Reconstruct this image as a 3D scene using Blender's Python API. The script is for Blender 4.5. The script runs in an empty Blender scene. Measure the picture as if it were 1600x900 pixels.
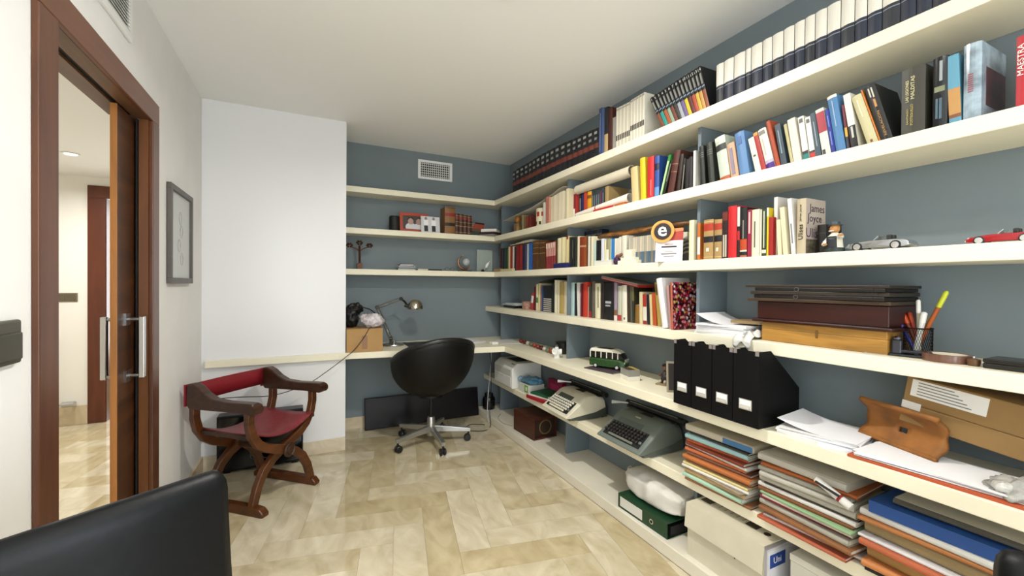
import bpy, bmesh, math, random
from mathutils import Vector, Matrix, noise
random.seed(7)
scene = bpy.context.scene
COL = scene.collection
# ------------------------------------------------------------------ camera
FPX, YAW, PIT, ROL, CAMH = 655.3, .4551, -.008, .0078, 1.2724
def ray(u, v):
    a, b = u-800, v-450
    cr, sr = math.cos(ROL), math.sin(ROL)
    x = cr*a+sr*b; y = -sr*a+cr*b
    xc = x/FPX; z2 = -y/FPX
    cp, sp = math.cos(PIT), math.sin(PIT)
    d = cp-sp*z2; z = sp+cp*z2
    c, s = math.cos(YAW), math.sin(YAW)
    return Vector((c*xc+s*d, -s*xc+c*d, z))
def on_x(u, v, x): r = ray(u, v); return r*(x/r.x)+Vector((0, 0, CAMH))
def on_y(u, v, y): r = ray(u, v); return r*(y/r.y)+Vector((0, 0, CAMH))
def on_z(u, v, z): r = ray(u, v); return r*((z-CAMH)/r.z)+Vector((0, 0, CAMH))
def proj(x, y, z):
    z = z-CAMH; c, s = math.cos(YAW), math.sin(YAW); xc = c*x-s*y; d = s*x+c*y
    cp, sp = math.cos(PIT), math.sin(PIT); d2 = cp*d+sp*z; z2 = -sp*d+cp*z
    u = FPX*xc/d2; v = -FPX*z2/d2
    cr, sr = math.cos(ROL), math.sin(ROL)
    return 800+cr*u-sr*v, 450+sr*u+cr*v
cam_d = bpy.data.cameras.new('camera'); cam = bpy.data.objects.new('camera', cam_d); COL.objects.link(cam)
fw = ray(800, 450); rt = (ray(900, 450)-fw).normalized(); upv = (ray(800, 350)-fw).normalized(); fw.normalize()
cam.matrix_world = Matrix(((rt.x, upv.x, -fw.x, 0), (rt.y, upv.y, -fw.y, 0), (rt.z, upv.z, -fw.z, CAMH), (0, 0, 0, 1)))
cam_d.sensor_width = 36; cam_d.lens = FPX/1600*36; cam_d.clip_start = .02
scene.camera = cam
# ------------------------------------------------------------------ world, window light, exposure
W = bpy.data.worlds.new('world'); scene.world = W; W.use_nodes = True
W.node_tree.nodes['Background'].inputs[0].default_value = (.75, .86, 1, 1)
W.node_tree.nodes['Background'].inputs[1].default_value = 1.6
def area(name, loc, rot, sx, sy, power, col, shape='RECTANGLE', spread=math.pi):
    L = bpy.data.lights.new(name, 'AREA'); L.shape = shape; L.size = sx; L.size_y = sy; L.energy = power; L.color = col; L.spread = spread
    o = bpy.data.objects.new(name, L); COL.objects.link(o); o.location = loc; o.rotation_euler = rot
    return o
area('daylight_through_balcony_door', (-.08, -1.72, 1.22), (math.radians(90), 0, 0), .80, 2.2, 44, (.92, .97, 1))
area('daylight_through_side_window', (1.99, -1.17, 1.2), (math.radians(90), 0, math.radians(90)), .66, 2.0, 100, (.84, .92, 1))
vs = scene.view_settings
vs.view_transform = 'Standard'; vs.look = 'None'; vs.gamma = 1; vs.use_curve_mapping = False; vs.exposure = -0.18
# ------------------------------------------------------------------ room numbers (metres)
XR, XS, YB, YC, XL, XC, YS, YD, XE = 1.874, 1.612, 3.90, 3.434, -.633, .268, 3.69, 3.244, 1.52
ZA, ZB, ZC, ZD, ZE, ZG, ZF, TH = 2.077, 1.734, 1.393, 1.056, .745, .38, .063, .048
XG, XF, XP, H, YN = 1.60, 1.517, 1.678, 2.5, -1.6
# ------------------------------------------------------------------ materials
def lin(c):
    c = c.lstrip('#'); o = []
    for i in (0, 2, 4):
        s = int(c[i:i+2], 16)/255; o.append(s/12.92 if s <= .04045 else ((s+.055)/1.055)**2.4)
    return o+[1]
_M = {}
def M(col, rough=.55, metal=0., kind='', s=20., amt=.12, emit=0, spec=.5, alpha=1, coat=0, trans=0, bump=0):
    k = (col, rough, metal, kind, s, amt, emit, spec, alpha, coat, trans, bump)
    if k in _M: return _M[k]
    m = bpy.data.materials.new('mat_'+col.strip('#')+kind); m.use_nodes = True
    nt = m.node_tree; b = nt.nodes['Principled BSDF']; N = nt.nodes.new; Lk = nt.links.new
    b.inputs['Base Color'].default_value = lin(col); b.inputs['Roughness'].default_value = rough
    b.inputs['Metallic'].default_value = metal; b.inputs['Specular IOR Level'].default_value = spec
    b.inputs['Coat Weight'].default_value = coat; b.inputs['Alpha'].default_value = alpha
    b.inputs['Transmission Weight'].default_value = trans
    if emit:
        b.inputs['Emission Color'].default_value = lin(col); b.inputs['Emission Strength'].default_value = emit
    if kind:
        tc = N('ShaderNodeTexCoord'); mp = N('ShaderNodeMapping'); Lk(tc.outputs['Object'], mp.inputs[0])
        ns = N('ShaderNodeTexNoise'); ns.inputs['Scale'].default_value = s; ns.inputs['Detail'].default_value = 5
        if kind == 'woodx': mp.inputs['Scale'].default_value = (.12, 1, 1)
        if kind == 'woody': mp.inputs['Scale'].default_value = (1, .12, 1)
        if kind == 'woodz': mp.inputs['Scale'].default_value = (1, 1, .12)
        if kind == 'brush': mp.inputs['Scale'].default_value = (.05, 1, 1)
        if kind.startswith('wood'): ns.inputs['Distortion'].default_value = 1.2
        Lk(mp.outputs[0], ns.inputs['Vector'])
        rp = N('ShaderNodeValToRGB'); c = lin(col)
        rp.color_ramp.elements[0].position = .3; rp.color_ramp.elements[1].position = .7
        rp.color_ramp.elements[0].color = [x*(1-amt*2) for x in c[:3]]+[1]
        rp.color_ramp.elements[1].color = [min(1, x*(1+amt)) for x in c[:3]]+[1]
        Lk(ns.outputs['Fac'], rp.inputs[0]); Lk(rp.outputs[0], b.inputs['Base Color'])
        if bump:
            bp = N('ShaderNodeBump'); bp.inputs['Strength'].default_value = bump; bp.inputs['Distance'].default_value = .004
            Lk(ns.outputs['Fac'], bp.inputs['Height']); Lk(bp.outputs[0], b.inputs['Normal'])
    _M[k] = m
    return m
def marble(name, c1, c2, c3, rough):
    m = bpy.data.materials.new(name); m.use_nodes = True
    nt = m.node_tree; b = nt.nodes['Principled BSDF']; N = nt.nodes.new; Lk = nt.links.new
    tc = N('ShaderNodeTexCoord'); oi = N('ShaderNodeObjectInfo')
    ad = N('ShaderNodeVectorMath'); ad.operation = 'ADD'; sc = N('ShaderNodeVectorMath'); sc.operation = 'SCALE'; sc.inputs['Scale'].default_value = 40
    cb = N('ShaderNodeCombineXYZ'); Lk(oi.outputs['Random'], cb.inputs[0]); Lk(oi.outputs['Random'], cb.inputs[1]); Lk(cb.outputs[0], sc.inputs[0])
    Lk(tc.outputs['Object'], ad.inputs[0]); Lk(sc.outputs[0], ad.inputs[1])
    mp = N('ShaderNodeMapping'); mp.inputs['Scale'].default_value = (1, .55, 1); mp.inputs['Rotation'].default_value = (0, 0, .5); Lk(ad.outputs[0], mp.inputs[0])
    n1 = N('ShaderNodeTexNoise'); n1.inputs['Scale'].default_value = 7; n1.inputs['Detail'].default_value = 9; n1.inputs['Distortion'].default_value = 1.5; Lk(mp.outputs[0], n1.inputs['Vector'])
    rp = N('ShaderNodeValToRGB'); rp.color_ramp.elements[0].position = .3; rp.color_ramp.elements[1].position = .68
    rp.color_ramp.elements[0].color = lin(c1); rp.color_ramp.elements[1].color = lin(c2); Lk(n1.outputs['Fac'], rp.inputs[0])
    hs = N('ShaderNodeMix'); hs.data_type = 'RGBA'; hs.blend_type = 'MULTIPLY'
    vr = N('ShaderNodeValToRGB'); vr.color_ramp.elements[0].color = lin(c3); vr.color_ramp.elements[1].color = (1, 1, 1, 1); vr.color_ramp.elements[1].position = .75; Lk(oi.outputs['Random'], vr.inputs[0])
    hs.inputs[0].default_value = 1; Lk(rp.outputs[0], hs.inputs[6]); Lk(vr.outputs[0], hs.inputs[7])
    Lk(hs.outputs[2], b.inputs['Base Color']); b.inputs['Roughness'].default_value = rough
    return m
WHITE = M('#ecebe7', .8); CEIL = M('#f6f6f4', .85); BLUE = M('#7a858a', .75, kind='plaster', s=3, amt=.03)
SHELF = M('#efe8cf', .38, kind='paint', s=6, amt=.02); MARB = marble('marble_floor', '#bdb092', '#d9cfb6', '#e6dfcc', .09)
SKIRT = marble('marble_skirting', '#c9bba0', '#ddd0b8', '#efe6d6', .25)
PAGE = M('#e9e1cc', .85); BLACK = M('#060607', .5, spec=.25); BLKMAT = M('#070708', .75, spec=.25); CHROME = M('#d8d8d8', .18, 1); STEEL = M('#b8b8b6', .32, 1)
DOORW = M('#5f3823', .32, kind='woodz', s=14, amt=.18); DOORL = M('#b5793f', .4, kind='woodz', s=12, amt=.12); DOORH = M('#4f2f18', .35, kind='woody', s=16, amt=.3)
# ------------------------------------------------------------------ mesh helpers
class MB:
    def __init__(s): s.v = []; s.f = []
    def add(s, v, f):
        n = len(s.v); s.v += [tuple(p) for p in v]; s.f += [tuple(i+n for i in q) for q in f]; return s
    def box(s, x0, x1, y0, y1, z0, z1, m=None):
        v = [Vector(p) for p in ((x0,y0,z0),(x1,y0,z0),(x1,y1,z0),(x0,y1,z0),(x0,y0,z1),(x1,y0,z1),(x1,y1,z1),(x0,y1,z1))]
        if m: v = [m @ p for p in v]
        return s.add(v, [(0,3,2,1),(4,5,6,7),(0,1,5,4),(1,2,6,5),(2,3,7,6),(3,0,4,7)])
    def cbox(s, c, d, m=None):
        return s.box(c[0]-d[0]/2, c[0]+d[0]/2, c[1]-d[1]/2, c[1]+d[1]/2, c[2]-d[2]/2, c[2]+d[2]/2, m)
    def prism(s, poly, h0, h1, m=None):          # poly in xy, extruded along z
        n = len(poly); v = [Vector((p[0], p[1], h0)) for p in poly]+[Vector((p[0], p[1], h1)) for p in poly]
        if m: v = [m @ p for p in v]
        a = sum(poly[i][0]*poly[(i+1) % n][1]-poly[(i+1) % n][0]*poly[i][1] for i in range(n))
        f = [tuple(range(n-1, -1, -1)), tuple(range(n, 2*n))]+[(i, (i+1) % n, (i+1) % n+n, i+n) for i in range(n)]
        if a < 0: f = [q[::-1] for q in f]
        return s.add(v, f)
    def rings(s, R, cap=True, closed=False):     # list of equal-length rings
        n = len(R[0]); v = [p for r in R for p in r]; f = []
        k = len(R)
        for i in range(k if closed else k-1):
            j = (i+1) % k
            for a in range(n): b = (a+1) % n; f.append((i*n+a, i*n+b, j*n+b, j*n+a))
        if cap and not closed: f += [tuple(range(n-1, -1, -1)), tuple((k-1)*n+a for a in range(n))]
        return s.add(v, f)
    def tube(s, pts, r, n=8, closed=False, flat=1.0, up=None):
        pts = [Vector(p) for p in pts]; R = []; k = len(pts); prev = None
        for i, p in enumerate(pts):
            t = (pts[(i+1) % k]-pts[i-1]) if closed else (pts[min(i+1, k-1)]-pts[max(i-1, 0)])
            t.normalize()
            if prev is None:
                a = up and Vector(up) or (Vector((0, 0, 1)) if abs(t.z) < .9 else Vector((1, 0, 0)))
                u = (a-t*a.dot(t)).normalized()
            else: u = (prev-t*prev.dot(t)).normalized()
            prev = u; w = t.cross(u); rr = r[i] if isinstance(r, (list, tuple)) else r
            R.append([p+u*math.cos(2*math.pi*j/n)*rr*flat+w*math.sin(2*math.pi*j/n)*rr for j in range(n)])
        return s.rings(R, True, closed)
    def strap(s, pts, wdir, w, t):               # rectangular bar swept along pts; wdir = fixed width direction
        pts = [Vector(p) for p in pts]; wd = Vector(wdir).normalized(); R = []; k = len(pts)
        for i, p in enumerate(pts):
            d = (pts[min(i+1, k-1)]-pts[max(i-1, 0)]).normalized(); nn = d.cross(wd).normalized()
            ww = w[i] if isinstance(w, (list, tuple)) else w; tt = t[i] if isinstance(t, (list, tuple)) else t
            R.append([p+wd*a*ww/2+nn*b*tt/2 for a, b in ((1, 1), (-1, 1), (-1, -1), (1, -1))])
        return s.rings(R)
    def lathe(s, prof, n=24, c=(0, 0, 0), m=None, closed=False):
        R = [[Vector((c[0]+r*math.cos(2*math.pi*j/n), c[1]+r*math.sin(2*math.pi*j/n), c[2]+z)) for j in range(n)] for r, z in prof]
        if m: R = [[m @ p for p in r] for r in R]
        return s.rings(R, not closed, closed)
    def ell(s, c, r, n=14, m=None):
        pr = [(max(1e-4, math.sin(math.pi*i/8)), -math.cos(math.pi*i/8)) for i in range(9)]
        R = [[Vector((c[0]+r[0]*q*math.cos(2*math.pi*j/n), c[1]+r[1]*q*math.sin(2*math.pi*j/n), c[2]+r[2]*z)) for j in range(n)] for q, z in pr]
        if m: R = [[m @ p for p in r_] for r_ in R]
        return s.rings(R)
    def grid(s, fn, nu, nv):
        v = [fn(i/nu, j/nv) for i in range(nu+1) for j in range(nv+1)]
        return s.add(v, [(i*(nv+1)+j, (i+1)*(nv+1)+j, (i+1)*(nv+1)+j+1, i*(nv+1)+j+1) for i in range(nu) for j in range(nv)])
    def build(s, name, mat, parent=None, smooth=False, bevel=0, solid=0, sub=0):
        me = bpy.data.meshes.new(name); me.from_pydata(s.v, [], s.f); me.update()
        bm = bmesh.new(); bm.from_mesh(me); bmesh.ops.recalc_face_normals(bm, faces=bm.faces); bm.to_mesh(me); bm.free()
        me.materials.append(mat)
        o = bpy.data.objects.new(name, me); COL.objects.link(o)
        if parent: o.parent = parent
        if smooth:
            for p in me.polygons: p.use_smooth = True
            if smooth != 'all' and hasattr(me, 'set_sharp_from_angle'): me.set_sharp_from_angle(angle=math.radians(38))
        if solid: q = o.modifiers.new('solid', 'SOLIDIFY'); q.thickness = solid; q.offset = 0
        if bevel: q = o.modifiers.new('bevel', 'BEVEL'); q.width = bevel; q.segments = 2; q.limit_method = 'ANGLE'
        if sub: q = o.modifiers.new('sub', 'SUBSURF'); q.levels = sub; q.render_levels = sub
        return o
def box(name, mat, parent, x0, x1, y0, y1, z0, z1, bevel=0): return MB().box(x0, x1, y0, y1, z0, z1).build(name, mat, parent, bevel=bevel)
def tag(o, label, cat, group=None):
    o['label'] = label; o['category'] = cat
    if group: o['group'] = group
    return o
def thing(name, label, cat, loc=(0, 0, 0), rotz=0, group=None):
    o = bpy.data.objects.new(name, None); COL.objects.link(o); o.location = loc; o.rotation_euler = (0, 0, rotz); o.empty_display_size = .05
    return tag(o, label, cat, group)
def struct(o): o['kind'] = 'structure'; return o
def text(name, s, size, mat, parent, m, ext=.0003, align='CENTER'):
    c = bpy.data.curves.new(name, 'FONT'); c.body = s; c.size = size; c.extrude = ext; c.align_x = align; c.align_y = 'CENTER'; c.resolution_u = 2
    t = bpy.data.objects.new(name, c); COL.objects.link(t); bpy.context.view_layer.update()
    me = bpy.data.meshes.new_from_object(t); bpy.data.objects.remove(t); me.transform(m); me.materials.clear(); me.materials.append(mat)
    o = bpy.data.objects.new(name, me); COL.objects.link(o); o.parent = parent
    return o
def text_fit(name, s, length, height, mat, parent, m, ext=.0004, bold=0):
    c = bpy.data.curves.new(name, 'FONT'); c.body = s; c.size = 1; c.extrude = .001; c.offset = bold; c.align_x = 'CENTER'; c.align_y = 'CENTER'; c.resolution_u = 2
    t = bpy.data.objects.new(name, c); COL.objects.link(t); bpy.context.view_layer.update()
    me = bpy.data.meshes.new_from_object(t); bpy.data.objects.remove(t)
    xs = [v.co.x for v in me.vertices]; ys = [v.co.y for v in me.vertices]; w, h = max(xs)-min(xs), max(ys)-min(ys); cx, cy = (max(xs)+min(xs))/2, (max(ys)+min(ys))/2
    me.transform(m @ Matrix.Diagonal((length/w, height/h, ext/.001, 1)) @ Matrix.Translation((-cx, -cy, 0))); me.materials.clear(); me.materials.append(mat)
    o = bpy.data.objects.new(name, me); COL.objects.link(o); o.parent = parent
    return o
def basis(r, u, o):                               # text right, text up, origin
    r, u = Vector(r), Vector(u); n = r.cross(u)
    return Matrix(((r.x, u.x, n.x, o[0]), (r.y, u.y, n.y, o[1]), (r.z, u.z, n.z, o[2]), (0, 0, 0, 1)))
def RZ(a): return Matrix.Rotation(a, 4, 'Z')
def TR(x, y, z): return Matrix.Translation((x, y, z))
# ================================================================== the room
XH0, YH, HH = -2.6, 5.03, 2.21                     # hall
XW = XL-.125                                        # hall side of the door wall
DY0, DY1, DZ = 1.598, 2.388, 1.99                  # door opening
struct(box('ceiling', CEIL, None, XL-.14, XR+.1, YN-.1, YB+.1, H, H+.1))
floor = struct(box('floor', M('#b9a98a', .4), None, XH0-.1, XR+.1, YN-.1, YH+2.2, -.1, -.0085))
# herringbone marble tiles, each its own piece
def clip(poly, x0, x1, y0, y1):
    for ax, lim, sg in ((0, x0, 1), (0, x1, -1), (1, y0, 1), (1, y1, -1)):
        out = []
        for i in range(len(poly)):
            a, b = poly[i], poly[(i+1) % len(poly)]; da, db = sg*(a[ax]-lim), sg*(b[ax]-lim)
            if da >= 0: out.append(a)
            if da*db < 0: t = da/(da-db); out.append((a[0]+(b[0]-a[0])*t, a[1]+(b[1]-a[1])*t))
        poly = out
        if len(poly) < 3: return None
    return poly
def lay(x0, x1, y0, y1, ang, w, n, org):
    ca, sa = math.cos(ang), math.sin(ang); g = .0004
    for k in range(-60, 60):
        for q in range(-14, 14):
            for hv in (0, 1):
                bx, by = q*n+k, -q*n+k
                r = (bx, bx+n, by, by+1) if hv == 0 else (bx+n, bx+n+1, by+1-n, by+1)
                r = (r[0]*w+g, r[1]*w-g, r[2]*w+g, r[3]*w-g)
                P = [(org[0]+ca*a-sa*b, org[1]+sa*a+ca*b) for a, b in ((r[0], r[2]), (r[1], r[2]), (r[1], r[3]), (r[0], r[3]))]
                if max(p[0] for p in P) < x0 or min(p[0] for p in P) > x1 or max(p[1] for p in P) < y0 or min(p[1] for p in P) > y1: continue
                P = clip(P, x0, x1, y0, y1)
                if not P: continue
                ar = abs(sum(P[i][0]*P[(i+1) % len(P)][1]-P[(i+1) % len(P)][0]*P[i][1] for i in range(len(P))))/2
                if ar < 2e-4: continue
                c = (sum(p[0] for p in P)/len(P), sum(p[1] for p in P)/len(P))
                o = MB().prism([(p[0]-c[0], p[1]-c[1]) for p in P], -.008, 0).build('tile', MARB, floor); o.location = (c[0], c[1], 0)
lay(XL+.001, XF-.001, -.2, YB-.001, math.radians(-11), .152, 4, (.68, 2.806))
lay(-2.2, XW-.001, 2.2, YH-.001, math.radians(-11), .152, 4, (.68, 2.806))
box('tile', MARB, floor, XL, XF-.001, YN, -.2, -.008, 0); box('tile', MARB, floor, XH0, XW, 1.0, 2.2, -.008, 0)
box('tile', MARB, floor, XH0, -2.2, 2.2, YH, -.008, 0); box('tile', MARB, floor, XW, XL, DY0, DY1, -.008, 0); box('tile', MARB, floor, XH0, XW, YH, YH+2.1, -.008, 0)
# walls
struct(MB().box(XR, XR+.1, -.80, YB+.1, 0, H).box(XR, XR+.1, YN-.1, -1.54, 0, H).box(XR, XR+.1, -1.54, -.80, 0, .12).box(XR, XR+.1, -1.54, -.80, 2.24, H).build('wall_right', BLUE, None))
w2_ = struct(MB().box(XR+.02, XR+.06, -1.54, -.80, .12, .17).box(XR+.02, XR+.06, -1.54, -.80, 2.19, 2.24).box(XR+.02, XR+.06, -1.54, -1.49, .17, 2.19).box(XR+.02, XR+.06, -.85, -.80, .17, 2.19).build('window_2', M('#f2f2f2', .4), None))
box('pane', M('#ffffff', .02, alpha=.06), w2_, XR+.038, XR+.042, -1.49, -.85, .17, 2.19)
struct(box('wall_back', BLUE, None, XL, XR, YB, YB+.1, 0, H))
struct(box('wall_column', M('#e9e9ea', .26), None, XL, XC, YC, YB, 0, H))
wl = MB()
PK = 3.05                                          # pocket end
wl.box(XW, XL, YN, DY0-.03, 0, H).box(XW, XL, DY0-.03, DY1+.02, DZ+.03, H).box(XW, XW+.03, DY1+.02, PK, 0, DZ+.03).box(XL-.045, XL, DY1+.02, PK, 0, DZ+.03)
wl.box(XW, XL, DY1+.02, PK, DZ+.03, H).box(XW, XL, PK, YC, 0, H).box(XW, XL, YC, YB+.1, 0, H)
struct(wl.build('wall_left', M('#eceae6', .75, kind='plaster', s=5, amt=.015), None))
wr = MB().box(XL, -.50, YN-.1, YN, 0, H).box(.34, XR, YN-.1, YN, 0, H).box(-.50, .34, YN-.1, YN, 2.34, H)
struct(wr.build('wall_rear', WHITE, None))
win = struct(MB().box(-.50, .34, YN-.08, YN-.03, 0, .07).box(-.50, .34, YN-.08, YN-.03, 2.28, 2.34).box(-.50, -.44, YN-.08, YN-.03, .07, 2.28).box(.28, .34, YN-.08, YN-.03, .07, 2.28).build('window_1', M('#f2f2f2', .4), None))
box('pane', M('#ffffff', .02, alpha=.06), win, -.44, .28, YN-.058, YN-.054, .07, 2.28)
# hall
HW = M('#efece4', .75)
struct(MB().box(XH0, XW, 1.0, YH+2.2, HH, HH+.1).build('ceiling_hall', WHITE, None))
struct(MB().box(XH0-.1, XH0, 1.0, YH+2.2, 0, HH).build('wall_hall_side', HW, None))
struct(MB().box(XH0, -1.655, YH, YH+.12, 0, HH).box(-1.655, XW, YH, YH+.12, 2.1, HH).build('wall_hall_end', HW, None))
struct(MB().box(XH0, XW, .9, 1.0, 0, HH).build('wall_hall_near', HW, None))
struct(MB().box(XW-.02, XW+.02, YB+.1, YH+2.2, 0, HH).build('wall_hall_return', HW, None))
struct(MB().box(XH0, XW, YH+2.1, YH+2.2, 0, HH).build('wall_hall_far', HW, None))
# skirting: one strip per run
def skirt(name, x0, x1, y0, y1, h=.11): return struct(box(name, SKIRT, None, x0, x1, y0, y1, 0, h, .002))
skirt('baseboard_left', XL, XL+.012, DY1+.1, YC-.012, .105); skirt('baseboard_column', XL+.012, XC, YC-.012, YC, .1)
skirt('baseboard_back', XC, XF, YB-.012, YB, .1); skirt('baseboard_hall', XH0, -1.755, YH-.012, YH, .17)
# door lining and architraves
d1 = struct(MB().box(XL, XL+.016, DY0-.096, DY0, 0, DZ).build('door_1', DOORW, None, bevel=.003))
box('architrave', DOORW, d1, XL, XL+.016, DY1, DY1+.09, 0, DZ, .003)
box('architrave', M('#6f432c', .35, kind='woody', s=14, amt=.12), d1, XL, XL+.016, DY0-.096, DY1+.09, DZ, DZ+.095, .003)
box('jamb', DOORW, d1, XW-.01, XL, DY0-.03, DY0, 0, DZ)
box('jamb', M('#6e4323', .35, kind='woodz', s=12, amt=.15), d1, XL-.034, XL, DY1, DY1+.02, 0, DZ); box('pocket_shade', M('#120d0a', .8), d1, XL-.045, XL-.038, DY1+.002, PK-.01, 0, DZ); box('jamb', DOORW, d1, XW, XW+.03, DY1, DY1+.02, 0, DZ)  # near-black strip puts the shade of the door pocket gap into colour
hl = M('#6b4a32', .4, kind='woody', s=14, amt=.12)
box('head_lining', hl, d1, XL-.05, XL, DY0, DY1, DZ, DZ+.03); box('head_lining', hl, d1, XW-.01, XW+.05, DY0, DY1, DZ, DZ+.03)
box('track', M('#15110e', .6), d1, XW+.05, XL-.05, DY0, DY1, DZ+.012, DZ+.03)
# sliding leaf, pushed into its pocket
sd = thing('sliding_door', 'dark wooden sliding door with pale edge half pushed into wall pocket', 'door', (-.692, 2.21, .008))
box('leaf', DOORH, sd, -.014, .006, .004, .80, 0, DZ-.012)
box('edge_lipping', DOORL, sd, -.0145, .0065, 0, .006, 0, DZ-.012)
for sg in (1, -1):
    p = MB(); x0 = .006 if sg > 0 else -.014
    bw = .05
    p.cbox((x0+sg*.052, .105, .985), (.02, .026, .262))
    hd = p.build('pull_handle', M('#cfcfcf', .25, .9), sd, bevel=.003)
    for z in (.865, 1.105):
        q = MB().tube([(x0, .105, z), (x0+sg*.045, .105, z)], .008, 10).cbox((x0+sg*.003, .105, z), (.006, .05, .05))
        q.build('handle_post', M('#a9a9a9', .25, 1), hd, smooth=True)
# hall door frame and bits
d2 = struct(MB().box(-1.755, -1.635, YH-.016, YH, 0, 2.02).build('door_2', M('#5c2c17', .35, kind='woodz', s=12, amt=.15), None, bevel=.003))
box('architrave', M('#5c2c17', .35, kind='woody', s=12, amt=.15), d2, -1.755, -.80, YH-.016, YH, 2.02, 2.13, .003)
box('jamb', M('#5c2c17', .35, kind='woodz', s=12, amt=.15), d2, -1.655, -1.63, YH, YH+.14, 0, 2.02)
sw = thing('hall_light_switch', 'bronze double light switch on the hall wall', 'light switch', (-1.90, YH, 1.13))
box('frame', M('#7d7462', .35, .6), sw, -.078, .078, -.009, 0, -.038, .038, .003)
for x in (-.034, .034): box('rocker', M('#6f6655', .3, .6), sw, x-.032, x+.032, -.013, -.008, -.03, .03, .002)
rad = thing('radiator', 'white radiator panel in the hall with chrome valves below', 'radiator', (-2.02, YH-.02, .2))
box('panel', M('#f2f2f0', .35), rad, -.4, .03, -.075, -.02, .08, .58, .012)
for k in range(6): box('fin', M('#f2f2f0', .35), rad, -.385+k*.068, -.345+k*.068, -.082, -.074, .1, .56, .004)
MB().tube([(.03, -.045, .56), (.06, -.045, .56)], .02, 10).build('thermostat_valve', M('#bdbdbd', .3, .8), rad, smooth=True); MB().tube([(.02, -.045, .1), (.02, -.045, .03), (.06, -.045, .0), (.18, -.045, .0), (.18, .01, .0)], .013, 8).build('pipe', M('#bdbdbd', .3, .8), rad, smooth=True); MB().tube([(.12, -.045, 0), (.2, -.045, 0)], .024, 10).build('valve', M('#bdbdbd', .3, .8), rad, smooth=True)
for z in (.15, .5): box('bracket', M('#d8d8d8', .4), rad, -.2, -.17, -.02, .02, z, z+.03)
# switch on the room side
sw = thing('light_switch', 'dark bronze light switch plate on wall beside the door frame', 'light switch', (XL, 1.375, 1.13))
box('frame', M('#5a574c', .4, .4), sw, 0, .014, -.06, .06, -.055, .05, .006)
box('rocker', M('#4b483e', .35, .4), sw, .013, .02, -.05, .05, -.045, .02, .004)
# downlights
def downlight(x, y, z, power, lab, col=(1, .965, .91)):
    t = thing('recessed_downlight', lab, 'ceiling light', (x, y, z))
    MB().lathe([(.036, -.001), (.05, -.001), (.052, -.006), (.038, -.008), (.034, -.003)], 28, closed=True).build('trim_ring', M('#f4f4f2', .4), t, smooth=True)
    MB().lathe([(.0005, -.0025), (.035, -.0025), (.035, -.001), (.0005, -.001)], 24).build('lens', M('#fff1dc', .5, emit=18), t)
    area('downlight_beam', (x, y, z-.012), (0, 0, 0), .075, .075, power, col, 'DISK', math.radians(165))
downlight(.74, 1.60, H, 30, 'round recessed downlight in the office ceiling ahead of the bookshelves')
downlight(.55, .15, H, 5, 'round recessed downlight in the office ceiling above the black leather chairs')
downlight(.55, -1.05, H, 5, 'round recessed downlight in the office ceiling close to the window')
downlight(-1.56, 4.2, HH, 21, 'round lit downlight in the hall ceiling', (1, .98, .94))
downlight(-1.5, 2.4, HH, 18, 'round recessed downlight in the hall ceiling outside the office door', (1, .98, .94))
area('room_beyond_hall', (-1.2, YH+1.9, 1.3), (math.radians(-90), 0, 0), .7, 1.8, 30, (.95, .97, 1))
# vents
g = thing('wall_vent_grille', 'white rectangular grid vent on the blue wall above the desk', 'vent', (1.089, YB, 2.343))
hw, hh = .165, .089
MB().box(-hw, hw, -.012, 0, hh-.022, hh).box(-hw, hw, -.012, 0, -hh, -hh+.022).box(-hw, -hw+.026, -.012, 0, -hh+.022, hh-.022).box(hw-.026, hw, -.012, 0, -hh+.022, hh-.022).build('frame', M('#f4f4f4', .4), g, bevel=.002)
box('duct', M('#1a1a1a', .9), g, -hw+.02, hw-.02, -.003, -.001, -hh+.02, hh-.02)
for k in range(6): z = -hh+.034+k*.0222; MB().box(-hw+.02, hw-.02, -.009, -.004, z-.0035, z+.0035, ).build('slat', M('#d9d9d6', .5), g)
for k in range(14): x = -hw+.04+k*.0195; MB().box(x-.0025, x+.0025, -.0095, -.003, -hh+.02, hh-.02).build('fin', M('#d9d9d6', .5), g)
g = thing('return_vent', 'white louvred vent high on the wall above the door', 'vent', (XL, 1.94, 2.36))
MB().box(0, .012, -.22, .22, -.145, -.115).box(0, .012, -.22, .22, .1, .13).box(0, .012, -.22, -.19, -.115, .1).box(0, .012, .185, .22, -.115, .1).build('frame', M('#f1f1ee', .4), g, bevel=.002)
box('duct', M('#8d8d8a', .8), g, .001, .003, -.2, .2, -.12, .11)
for k in range(16):
    z = -.11+k*.0136; MB().box(-.006, .006, -.19, .19, -.0012, .0012, TR(.008, 0, z) @ Matrix.Rotation(.7, 4, 'Y')).build('louvre', M('#d8d8d4', .5), g)
# framed drawing
pf = thing('framed_picture', 'small drawing in a dark grey wooden frame on the white wall', 'picture', (XL, 2.87, 1.52))
fm = M('#57504a', .45, kind='woodz', s=18, amt=.15); a, b = .225, .255
MB().box(.002, .022, -a, a, b-.03, b).box(.002, .022, -a, a, -b, -b+.03).box(.002, .022, -a, -a+.03, -b+.03, b-.03).box(.002, .022, a-.03, a, -b+.03, b-.03).build('frame', fm, pf, bevel=.002)
box('mat_board', M('#cfd2cf', .7), pf, .004, .008, -a+.03, a-.03, -b+.03, b-.03)
dr = MB(); random.seed(3)
for c in ((.0, .1), (.02, .03), (-.02, -.05), (.03, -.12)):
    for k in range(3):
        pts = [(.0088, c[0]+.03*math.cos(t*.7+k)*random.uniform(.5, 1), c[1]+.035*math.sin(t*.7+k)) for t in range(9)]; dr.tube(pts, .0011, 4)
dr.build('drawing', M('#9aa09e', .8), pf)
box('glass', M('#ffffff', .03, alpha=.12), pf, .0125, .0135, -a+.03, a-.03, -b+.03, b-.03)
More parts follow.
